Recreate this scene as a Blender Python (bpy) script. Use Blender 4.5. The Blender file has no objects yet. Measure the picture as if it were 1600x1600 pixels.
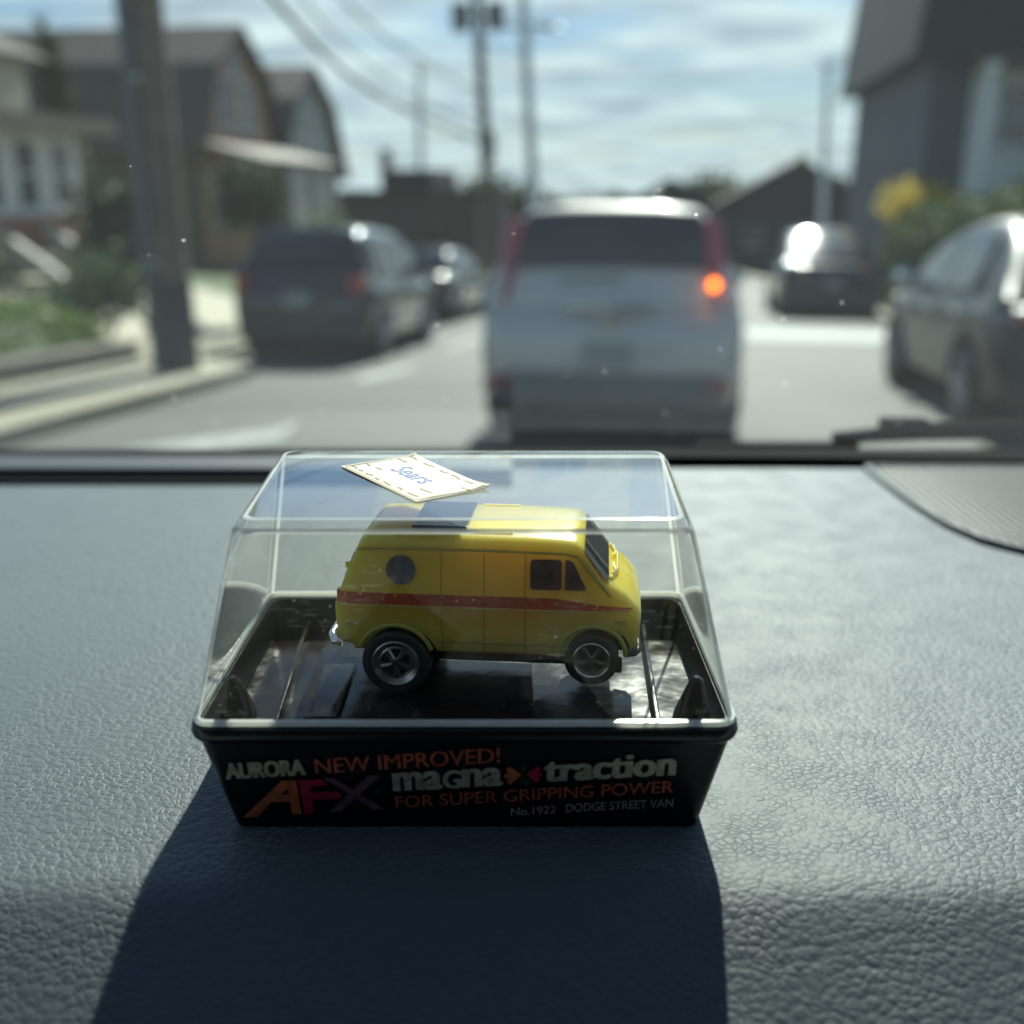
import bpy, bmesh, math, random
from mathutils import Vector, Matrix, noise
R = math.radians
rng = random.Random(7)
SC = bpy.context.scene
COL = SC.collection

# ------------------------------------------------------------------ camera, world, sun, exposure
CAMZ = 1.33            # lens height above the road
DASH = 1.18            # height of the dashboard top
PITCH = math.atan(500 / 1602)
cam_d = bpy.data.cameras.new('camera')
cam = bpy.data.objects.new('camera', cam_d)
COL.objects.link(cam)
cam.location = (0, 0, CAMZ)
cam.rotation_euler = (math.pi / 2 - PITCH, 0, 0)
cam_d.sensor_width = 36
cam_d.lens = 36 * 1602 / 1600
cam_d.clip_start = 0.01
cam_d.clip_end = 3000
cam_d.dof.use_dof = True
cam_d.dof.focus_distance = 0.270
cam_d.dof.aperture_fstop = 7.0
cam_d.dof.aperture_blades = 0
SC.camera = cam

SUN_EL, SUN_AZ = R(40.5), R(11)
world = bpy.data.worlds.new('World')
SC.world = world
world.use_nodes = True
wn, wl = world.node_tree.nodes, world.node_tree.links
wn.clear()
w_out = wn.new('ShaderNodeOutputWorld')
w_bg = wn.new('ShaderNodeBackground')
w_sky = wn.new('ShaderNodeTexSky')
w_sky.sky_type = 'NISHITA'
w_sky.sun_disc = False
w_sky.sun_elevation = SUN_EL
w_sky.sun_rotation = SUN_AZ
w_sky.dust_density = 0.3
w_sky.ozone_density = 3.0
w_bg.inputs['Strength'].default_value = 0.058
# clouds: a layer at one height seen in perspective
tc = wn.new('ShaderNodeTexCoord')
sep = wn.new('ShaderNodeSeparateXYZ')
wl.new(tc.outputs['Generated'], sep.inputs[0])
def wmath(op, a, b=None, clamp=False):
    n = wn.new('ShaderNodeMath'); n.operation = op; n.use_clamp = clamp
    for i, v in enumerate((a, b)):
        if v is None: continue
        if isinstance(v, (int, float)): n.inputs[i].default_value = v
        else: wl.new(v, n.inputs[i])
    return n.outputs[0]
den = wmath('ADD', wmath('MAXIMUM', sep.outputs['Z'], 0.0), 0.09)
cmb = wn.new('ShaderNodeCombineXYZ')
wl.new(wmath('DIVIDE', sep.outputs['X'], den), cmb.inputs[0])
wl.new(wmath('DIVIDE', sep.outputs['Y'], den), cmb.inputs[1])
cmap = wn.new('ShaderNodeMapping')
cmap.inputs['Scale'].default_value = (0.85, 1.1, 1)
cmap.inputs['Location'].default_value = (3.1, 0.6, 0)
wl.new(cmb.outputs[0], cmap.inputs[0])
cn = wn.new('ShaderNodeTexNoise')
cn.inputs['Scale'].default_value = 1.0
cn.inputs['Detail'].default_value = 7
cn.inputs['Roughness'].default_value = 0.58
wl.new(cmap.outputs[0], cn.inputs['Vector'])
cr = wn.new('ShaderNodeValToRGB')
cr.color_ramp.elements[0].position = 0.39
cr.color_ramp.elements[0].color = (0, 0, 0, 1)
cr.color_ramp.elements[1].position = 0.52
cr.color_ramp.elements[1].color = (1, 1, 1, 1)
wl.new(cn.outputs['Fac'], cr.inputs[0])
cn2 = wn.new('ShaderNodeTexNoise')
cn2.inputs['Scale'].default_value = 2.3
cn2.inputs['Detail'].default_value = 5
wl.new(cmap.outputs[0], cn2.inputs['Vector'])
cr2 = wn.new('ShaderNodeValToRGB')
cr2.color_ramp.elements[0].position = 0.36
cr2.color_ramp.elements[0].color = (3.9, 4.6, 5.1, 1)
cr2.color_ramp.elements[1].position = 0.62
cr2.color_ramp.elements[1].color = (7.4, 8.2, 8.2, 1)
wl.new(cn2.outputs['Fac'], cr2.inputs[0])
cmix = wn.new('ShaderNodeMixRGB')
w_high = wn.new('ShaderNodeMapRange'); w_high.clamp = True
wl.new(sep.outputs['Z'], w_high.inputs['Value'])
for _k, _v in zip(('From Min', 'From Max', 'To Min', 'To Max'), (.14, .32, 1.0, .10)): w_high.inputs[_k].default_value = _v
wl.new(wmath('MAXIMUM', wmath('MULTIPLY', cr.outputs[0], w_high.outputs[0]), wmath('SUBTRACT', 1.0, wmath('MULTIPLY', wmath('MAXIMUM', sep.outputs['Z'], 0.0), 16.0), True)), cmix.inputs[0])
w_lo = wn.new('ShaderNodeMapRange'); w_lo.clamp = True
wl.new(sep.outputs['Z'], w_lo.inputs['Value'])
for _k, _v in zip(('From Min', 'From Max', 'To Min', 'To Max'), (.10, .32, .62, 1.05)): w_lo.inputs[_k].default_value = _v
w_dim = wn.new('ShaderNodeVectorMath'); w_dim.operation = 'SCALE'
wl.new(w_sky.outputs[0], w_dim.inputs[0]); wl.new(w_lo.outputs[0], w_dim.inputs['Scale'])
wl.new(w_dim.outputs[0], cmix.inputs[1])
wl.new(cr2.outputs[0], cmix.inputs[2])
wl.new(cmix.outputs[0], w_bg.inputs['Color'])
wl.new(w_bg.outputs[0], w_out.inputs['Surface'])

sun_d = bpy.data.lights.new('sun', 'SUN')
sun_d.energy = 4.7
sun_d.angle = R(0.53)
sun_d.color = (1.0, 0.93, 0.80)
sun = bpy.data.objects.new('sun', sun_d)
COL.objects.link(sun)
S_DIR = Vector((math.sin(SUN_AZ) * math.cos(SUN_EL), math.cos(SUN_AZ) * math.cos(SUN_EL), math.sin(SUN_EL)))
sun.rotation_euler = S_DIR.to_track_quat('Z', 'Y').to_euler()
sun.location = (0, 0, 20)

SC.view_settings.view_transform = 'Standard'
SC.view_settings.look = 'None'
SC.view_settings.exposure = 1.1
SC.view_settings.gamma = 1
SC.view_settings.use_curve_mapping = False
SC.render.engine = 'CYCLES'
SC.cycles.use_denoising = True
SC.cycles.max_bounces = 10
SC.cycles.transparent_max_bounces = 24
SC.cycles.sample_clamp_indirect = 6
SC.cycles.caustics_reflective = False
SC.cycles.caustics_refractive = False

# ------------------------------------------------------------------ materials
MATS = {}
def principled(name, col, rough=0.6, metal=0.0, spec=0.5, coat=0.0, var=0.0, vscale=8.0, bump=0.0, bscale=40.0, emis=None, estr=0.0):
    if name in MATS: return MATS[name]
    m = bpy.data.materials.new(name); m.use_nodes = True
    nt = m.node_tree; n = nt.nodes; b = n['Principled BSDF']
    b.inputs['Base Color'].default_value = (*col, 1)
    b.inputs['Roughness'].default_value = rough
    b.inputs['Metallic'].default_value = metal
    b.inputs['Specular IOR Level'].default_value = spec
    b.inputs['Coat Weight'].default_value = coat
    b.inputs['Coat Roughness'].default_value = 0.04
    if emis:
        b.inputs['Emission Color'].default_value = (*emis, 1)
        b.inputs['Emission Strength'].default_value = estr
    if var or bump:
        t = n.new('ShaderNodeTexCoord')
    if var:
        x = n.new('ShaderNodeTexNoise'); x.inputs['Scale'].default_value = vscale; x.inputs['Detail'].default_value = 6
        nt.links.new(t.outputs['Object'], x.inputs['Vector'])
        r = n.new('ShaderNodeValToRGB')
        r.color_ramp.elements[0].position = 0.3; r.color_ramp.elements[1].position = 0.7
        r.color_ramp.elements[0].color = (*[c * (1 - var) for c in col], 1)
        r.color_ramp.elements[1].color = (*[min(1, c * (1 + var)) for c in col], 1)
        nt.links.new(x.outputs['Fac'], r.inputs[0]); nt.links.new(r.outputs[0], b.inputs['Base Color'])
    if bump:
        y = n.new('ShaderNodeTexNoise'); y.inputs['Scale'].default_value = bscale; y.inputs['Detail'].default_value = 4
        nt.links.new(t.outputs['Object'], y.inputs['Vector'])
        bp = n.new('ShaderNodeBump'); bp.inputs['Strength'].default_value = bump; bp.inputs['Distance'].default_value = 1.0 / bscale
        nt.links.new(y.outputs['Fac'], bp.inputs['Height']); nt.links.new(bp.outputs[0], b.inputs['Normal'])
    MATS[name] = m
    return m

class NT:
    """small node helper"""
    def __init__(s, name):
        s.m = bpy.data.materials.new(name); s.m.use_nodes = True
        s.t = s.m.node_tree; s.n = s.t.nodes; s.l = s.t.links
        s.b = s.n['Principled BSDF']; s.out = s.n['Material Output']
        MATS[name] = s.m
    def new(s, t, **kw):
        x = s.n.new(t)
        for k, v in kw.items(): setattr(x, k, v)
        return x
    def put(s, sock, v):
        if isinstance(v, (int, float)): sock.default_value = v
        elif isinstance(v, tuple): sock.default_value = v
        else: s.l.new(v, sock)
    def math(s, op, a, b=None, c=None, clamp=False):
        x = s.new('ShaderNodeMath', operation=op); x.use_clamp = clamp
        for i, v in enumerate((a, b, c)):
            if v is not None: s.put(x.inputs[i], v)
        return x.outputs[0]
    def mapr(s, v, a, b, c=0.0, d=1.0):
        x = s.new('ShaderNodeMapRange'); x.clamp = True
        s.put(x.inputs['Value'], v)
        for k, q in zip(('From Min', 'From Max', 'To Min', 'To Max'), (a, b, c, d)): x.inputs[k].default_value = q
        return x.outputs[0]
    def mixc(s, f, a, b):
        x = s.new('ShaderNodeMixRGB')
        s.put(x.inputs[0], f); s.put(x.inputs[1], a); s.put(x.inputs[2], b)
        return x.outputs[0]
    def obj(s): return s.new('ShaderNodeTexCoord').outputs['Object']
    def noise(s, v, scale, detail=4, rough=0.5):
        x = s.new('ShaderNodeTexNoise'); x.inputs['Scale'].default_value = scale; x.inputs['Detail'].default_value = detail
        x.inputs['Roughness'].default_value = rough
        s.l.new(v, x.inputs['Vector']); return x.outputs['Fac'], x.outputs['Color']
    def voro(s, v, scale, feature='F1', rnd=1.0):
        x = s.new('ShaderNodeTexVoronoi', feature=feature); x.inputs['Scale'].default_value = scale
        x.inputs['Randomness'].default_value = rnd
        s.l.new(v, x.inputs['Vector']); return x.outputs['Distance']
    def schlick(s, f0, p=5.0):
        g = s.new('ShaderNodeNewGeometry'); d = s.new('ShaderNodeVectorMath', operation='DOT_PRODUCT')
        s.l.new(g.outputs['Normal'], d.inputs[0]); s.l.new(g.outputs['Incoming'], d.inputs[1])
        c = s.math('POWER', s.math('SUBTRACT', 1.0, s.math('ABSOLUTE', d.outputs['Value']), clamp=True), p)
        return s.math('ADD', f0, s.math('MULTIPLY', c, 1 - f0), clamp=True)
    def shmix(s, f, a, b):
        x = s.new('ShaderNodeMixShader'); s.put(x.inputs[0], f); s.l.new(a, x.inputs[1]); s.l.new(b, x.inputs[2]); return x.outputs[0]

def leather():
    k = NT('dash_leather'); v = k.obj()
    mp = k.new('ShaderNodeMapping'); k.l.new(v, mp.inputs[0]); mp.inputs['Scale'].default_value = (0.86, 1, 0.8); mp.inputs['Rotation'].default_value = (0, 0, 0.5)
    _, wc = k.noise(mp.outputs[0], 120, 4)
    add = k.new('ShaderNodeMixRGB', blend_type='LINEAR_LIGHT'); add.inputs[0].default_value = 0.0016
    k.l.new(mp.outputs[0], add.inputs[1]); k.l.new(wc, add.inputs[2])
    d1 = k.voro(add.outputs[0], 520, 'DISTANCE_TO_EDGE')
    d2 = k.voro(add.outputs[0], 520, 'SMOOTH_F1')
    d3 = k.voro(add.outputs[0], 1150, 'SMOOTH_F1')
    e1 = k.mapr(d1, 0.0, 0.16)
    n1, _ = k.noise(v, 1300, 4, .6); n2, _ = k.noise(v, 60, 3); n3, _ = k.noise(v, 7, 4)
    h = k.math('ADD', k.math('MULTIPLY', e1, k.mapr(n2, 0.35, 0.65, 0.15, .75)), k.math('MULTIPLY', k.math('POWER', d2, 1.6), -1.5))
    h = k.math('ADD', h, k.math('MULTIPLY', d3, -.55))
    h = k.math('ADD', h, k.math('MULTIPLY', n1, 0.60))
    bp = k.new('ShaderNodeBump'); bp.inputs['Strength'].default_value = 0.37; bp.inputs['Distance'].default_value = 0.00052
    k.l.new(h, bp.inputs['Height']); k.l.new(bp.outputs[0], k.b.inputs['Normal'])
    c = k.mixc(k.mapr(n3, 0.3, 0.7), (0.035, 0.046, 0.050, 1), (0.050, 0.063, 0.068, 1))
    lv = k.voro(v, 95); l2, _ = k.noise(v, 33, 2)
    lint = k.math('MULTIPLY', k.mapr(lv, .035, .06, 1, 0), k.mapr(l2, .56, .62, 0, .8))
    c = k.mixc(lint, c, (.45, .47, .46, 1))
    k.l.new(c, k.b.inputs['Base Color'])
    k.l.new(k.mapr(n3, 0.3, 0.7, 0.54, 0.62), k.b.inputs['Roughness'])
    k.b.inputs['Sheen Weight'].default_value = 1.0; k.b.inputs['Sheen Roughness'].default_value = 0.35; k.b.inputs['Sheen Tint'].default_value = (.82, .95, 1, 1)
    k.b.inputs['Specular IOR Level'].default_value = 0.40
    return k.m

def windscreen_glass():
    k = NT('windscreen_glass'); v = k.obj()
    tr = k.new('ShaderNodeBsdfTransparent'); tr.inputs[0].default_value = (0.77, 0.89, 0.91, 1)
    gl = k.new('ShaderNodeBsdfGlossy'); gl.inputs['Roughness'].default_value = 0.0; gl.inputs['Color'].default_value = (.9, .95, 1, 1)
    s1 = k.shmix(k.schlick(.02, 6.5), tr.outputs[0], gl.outputs[0])
    tl = k.new('ShaderNodeBsdfTranslucent'); tl.inputs[0].default_value = (0.86, 0.97, 1.0, 1)
    # dust film with sparse specks
    n, _ = k.noise(v, 6, 4)
    d = k.voro(v, 75)
    sp = k.mapr(d, 0.030, 0.055, 1, 0)
    n2, _ = k.noise(v, 21, 1)
    sp = k.math('MULTIPLY', sp, k.mapr(n2, 0.52, 0.60, 0, 0.75))
    fac = k.math('ADD', k.mapr(n, 0.3, 0.7, 0.006, 0.011), sp)
    s2 = k.shmix(fac, s1, tl.outputs[0])
    # black ceramic band along the lower edge
    sx = k.new('ShaderNodeSeparateXYZ'); k.l.new(v, sx.inputs[0])
    bl = k.new('ShaderNodeBsdfPrincipled'); bl.inputs['Base Color'].default_value = (.005, .006, .007, 1); bl.inputs['Roughness'].default_value = .8; bl.inputs['Specular IOR Level'].default_value = .1
    band = k.math('LESS_THAN', sx.outputs[2], 0.004)
    s3 = k.shmix(band, s2, bl.outputs[0])
    k.l.new(s3, k.out.inputs['Surface'])
    return k.m

def clear_plastic(name, edge=False):
    k = NT(name); v = k.obj()
    tr = k.new('ShaderNodeBsdfTransparent'); tr.inputs[0].default_value = (0.965, 0.97, 0.94, 1)
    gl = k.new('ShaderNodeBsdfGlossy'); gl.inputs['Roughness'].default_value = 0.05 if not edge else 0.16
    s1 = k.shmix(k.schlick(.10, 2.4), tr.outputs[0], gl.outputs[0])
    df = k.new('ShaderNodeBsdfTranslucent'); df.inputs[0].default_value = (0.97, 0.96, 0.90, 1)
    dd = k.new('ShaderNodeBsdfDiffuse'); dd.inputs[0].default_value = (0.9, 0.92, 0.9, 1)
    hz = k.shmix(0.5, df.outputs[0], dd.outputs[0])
    # scuffs, long hairline scratches, specks
    mp = k.new('ShaderNodeMapping'); k.l.new(v, mp.inputs[0]); mp.inputs['Rotation'].default_value = (0.3, 0.75, 0.6); mp.inputs['Scale'].default_value = (110, 3400, 2400)
    a, _ = k.noise(mp.outputs[0], 1.0, 3)
    mp2 = k.new('ShaderNodeMapping'); k.l.new(v, mp2.inputs[0]); mp2.inputs['Rotation'].default_value = (0.1, -0.6, -0.3); mp2.inputs['Scale'].default_value = (140, 4000, 2600)
    a2, _ = k.noise(mp2.outputs[0], 1.0, 2)
    lo, _ = k.noise(v, 55, 4)
    spv = k.voro(v, 520)
    sp = k.math('MULTIPLY', k.mapr(spv, 0.06, 0.11, 0.5, 0), k.mapr(lo, 0.5, 0.6))
    sc = k.math('MULTIPLY', k.math('MAXIMUM', k.mapr(a, 0.665, 0.69), k.mapr(a2, 0.665, 0.69)), k.mapr(lo, 0.45, 0.62, 0.0, 0.12))
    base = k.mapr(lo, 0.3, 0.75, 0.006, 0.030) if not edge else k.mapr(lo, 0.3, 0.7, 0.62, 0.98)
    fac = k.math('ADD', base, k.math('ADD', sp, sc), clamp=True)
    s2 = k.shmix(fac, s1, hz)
    k.l.new(s2, k.out.inputs['Surface'])
    return k.m

def van_paint():
    k = NT('yellow_toy_paint'); v = k.obj()
    s = k.new('ShaderNodeSeparateXYZ'); k.l.new(v, s.inputs[0])
    x, y, z = s.outputs
    # red stripe between two heights on the flanks, running out to a point at the nose
    top = k.mapr(x, 0.056, 0.0755, 0.0277, 0.0250)
    a = k.math('LESS_THAN', z, top); b = k.math('GREATER_THAN', z, 0.0247)
    fl = k.math('GREATER_THAN', k.math('ABSOLUTE', y), 0.008)
    fb = k.math('LESS_THAN', x, 0.0752)
    msk = k.math('MULTIPLY', k.math('MULTIPLY', a, b), k.math('MULTIPLY', fl, fb))
    n, _ = k.noise(v, 130, 4)
    yel = k.mixc(k.mapr(n, .3, .7), (0.90, 0.67, 0.075, 1), (0.94, 0.73, 0.10, 1))
    wear = k.math('MULTIPLY', msk, k.mapr(k.noise(v, 900, 3)[0], 0.30, 0.38))
    k.l.new(k.mixc(wear, yel, (0.66, 0.10, 0.045, 1)), k.b.inputs['Base Color'])
    k.b.inputs['Roughness'].default_value = 0.3
    k.b.inputs['Subsurface Weight'].default_value = 0.65; k.b.inputs['Subsurface Scale'].default_value = .016; k.b.inputs['Subsurface Radius'].default_value = (1.0, .7, .12)
    k.b.inputs['Coat Weight'].default_value = 0.4
    k.b.inputs['Coat Roughness'].default_value = 0.1
    return k.m

def grille_mat():
    k = NT('perforated_grille'); v = k.obj()
    s = k.new('ShaderNodeSeparateXYZ'); k.l.new(v, s.inputs[0]); x, y, z = s.outputs
    p = 2 * math.pi / 0.0052
    u1 = k.math('SINE', k.math('MULTIPLY', k.math('ADD', x, y), p * .71)); u2 = k.math('SINE', k.math('MULTIPLY', k.math('SUBTRACT', x, y), p * .71))
    h = k.mapr(k.math('MULTIPLY', u1, u2), 0.15, 0.55)
    k.l.new(k.mixc(h, (0.030, 0.033, 0.035, 1), (0.001, 0.0015, 0.002, 1)), k.b.inputs['Base Color'])
    bp = k.new('ShaderNodeBump'); bp.inputs['Strength'].default_value = .8; bp.inputs['Distance'].default_value = .0008; bp.invert = True
    k.l.new(h, bp.inputs['Height']); k.l.new(bp.outputs[0], k.b.inputs['Normal'])
    k.b.inputs['Roughness'].default_value = .6
    k.l.new(k.mapr(h, 0, 1, .35, .0), k.b.inputs['Specular IOR Level'])
    return k.m

def printed(name, col):
    k = NT(name); v = k.obj()
    n, _ = k.noise(v, 420, 6, .7)
    k.l.new(k.mixc(k.mapr(n, .40, .58), (*[c * .6 for c in col], 1), (*col, 1)), k.b.inputs['Base Color'])
    k.b.inputs['Roughness'].default_value = .38
    return k.m

def asphalt(name, c0, c1):
    k = NT(name); v = k.obj()
    n, _ = k.noise(v, .5, 6); n2, _ = k.noise(v, 60, 4)
    c = k.mixc(k.mapr(n, .3, .7), (*c0, 1), (*c1, 1))
    k.l.new(k.mixc(k.mapr(n2, .35, .65, .0, .35), c, (*[q * 1.4 for q in c1], 1)), k.b.inputs['Base Color'])
    k.b.inputs['Roughness'].default_value = .75
    bp = k.new('ShaderNodeBump'); bp.inputs['Strength'].default_value = .4; bp.inputs['Distance'].default_value = .02
    k.l.new(n2, bp.inputs['Height']); k.l.new(bp.outputs[0], k.b.inputs['Normal'])
    return k.m

def leafmat(name, c0, c1, transl=0.35):
    k = NT(name); v = k.obj()
    n, _ = k.noise(v, 2.2, 3)
    gi = k.new('ShaderNodeNewGeometry')
    r = k.math('ADD', k.mapr(n, .3, .7, 0, .6), k.math('MULTIPLY', gi.outputs['Random Per Island'], .4))
    c = k.mixc(r, (*c0, 1), (*c1, 1))
    k.l.new(c, k.b.inputs['Base Color']); k.b.inputs['Roughness'].default_value = .55
    t = k.new('ShaderNodeBsdfTranslucent'); k.l.new(c, t.inputs[0])
    k.l.new(k.shmix(transl, k.b.outputs[0], t.outputs[0]), k.out.inputs['Surface'])
    return k.m

M = {}
M['leather'] = leather()
M['screen'] = windscreen_glass()
M['clear'] = clear_plastic('clear_plastic')
M['edge_glow'] = clear_plastic('plastic_edge_glow', True)
M['paint'] = van_paint()
M['grille'] = grille_mat()
M['black_gloss'] = principled('black_case_plastic', (.004, .0048, .0055), .28, spec=.35, var=.25, vscale=120, bump=.04, bscale=300)
def tray_mat():
    k = NT('brown_black_tray_plastic'); v = k.obj()
    n, _ = k.noise(v, 75, 3); n2, _ = k.noise(v, 240, 4)
    k.l.new(k.mixc(k.mapr(n2, .3, .7), (.007, .0045, .004, 1), (.013, .009, .008, 1)), k.b.inputs['Base Color'])
    k.l.new(k.mapr(n, .38, .64, .12, .27), k.b.inputs['Roughness'])
    bp = k.new('ShaderNodeBump'); bp.inputs['Strength'].default_value = .05; bp.inputs['Distance'].default_value = .01
    k.l.new(n, bp.inputs['Height']); k.l.new(bp.outputs[0], k.b.inputs['Normal'])
    return k.m
M['tray'] = tray_mat()
M['black_trim'] = principled('black_trim', (.006, .007, .008), .85, spec=.05)
M['dark_trim'] = principled('dark_grey_trim', (.05, .053, .06), .5)
M['cabin'] = principled('cabin_cloth', (.03, .032, .035), .95, spec=.1)
M['tyre'] = principled('tyre_rubber', (.012, .012, .012), .7)
M['toy_tyre'] = principled('toy_tyre_rubber', (.036, .034, .031), .55, bump=.15, bscale=900)
M['toy_rim'] = principled('toy_rim_chrome', (.42, .42, .41), .28, metal=1)
M['toy_chrome'] = principled('toy_bumper_chrome', (.75, .76, .78), .18, metal=1)
M['toy_black'] = principled('toy_black_plastic', (.012, .012, .012), .4)
M['toy_glass'] = principled('toy_window', (.13, .065, .058), .10, var=.7, vscale=170)
M['toy_port'] = principled('toy_porthole', (.13, .135, .15), .10, var=.6, vscale=220)
M['toy_seam'] = principled('toy_seam', (.36, .24, .025), .6)
M['toy_screen'] = principled('toy_windscreen', (.012, .013, .017), .08)
M['toy_vent'] = principled('toy_sunroof', (.04, .055, .075), .2)
M['toy_red'] = principled('toy_tail_lamp', (.55, .05, .02), .3)
M['silver_ink'] = printed('silver_ink', (.44, .40, .29))
M['orange_ink'] = printed('orange_ink', (.55, .12, .065))
M['amber_ink'] = printed('amber_ink', (.55, .15, .05))
M['crimson_ink'] = printed('crimson_ink', (.42, .012, .06))
M['purple_ink'] = printed('purple_ink', (.17, .08, .11))
M['blue_ink'] = principled('blue_ink', (.05, .09, .30), .6)
M['tan_ink'] = principled('tan_ink', (.24, .15, .05), .7)
M['paper'] = principled('sticker_paper', (.50, .47, .38), .6, var=.06, vscale=300)
M['paper_edge'] = principled('yellowed_paper_edge', (.45, .33, .16), .7)

M['road'] = asphalt('asphalt', (.044, .048, .045), (.084, .087, .077))
M['concrete'] = asphalt('pavement_concrete', (.25, .225, .16), (.33, .30, .21))
M['kerb'] = principled('kerb_stone', (.27, .25, .19), .8, var=.2, vscale=3)
M['white_line'] = principled('road_paint', (.30, .32, .29), .7, var=.25, vscale=9)
M['soil'] = principled('ground_soil', (.10, .10, .06), .9, var=.35, vscale=.6)
M['lawn'] = principled('lawn_turf', (.055, .085, .03), .9, var=.4, vscale=1.2, bump=.5, bscale=25)
M['glass'] = principled('dark_glass', (.02, .024, .028), .11, spec=.8)
M['chrome'] = principled('car_chrome', (.7, .7, .7), .12, metal=1)
M['rim'] = principled('alloy_rim', (.45, .45, .46), .3, metal=.9)
M['tail_red'] = principled('tail_lamp_red', (.40, .03, .03), .15, coat=1)
M['amber_on'] = principled('amber_indicator_lit', (.8, .25, .02), .3, emis=(1.0, .17, .006), estr=3.6)
M['lamp_clear'] = principled('headlamp_clear', (.55, .56, .58), .08, coat=1)
M['plate'] = principled('number_plate', (.30, .32, .31), .5)
M['wood'] = principled('pole_wood', (.13, .105, .08), .85, var=.35, vscale=5, bump=.4, bscale=18)
M['conduit'] = principled('conduit_grey', (.10, .11, .13), .5)
M['steel'] = principled('galvanised_steel', (.74, .77, .77), .55, var=.1, vscale=2)
M['cable'] = principled('cable_black', (.03, .03, .03), .6)
M['bark'] = principled('tree_bark', (.07, .055, .04), .9, var=.3, vscale=6)

def paint(name, col, metal=.25, rough=.35):
    return principled(name, col, rough, metal=metal, coat=.9, spec=.5)

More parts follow.
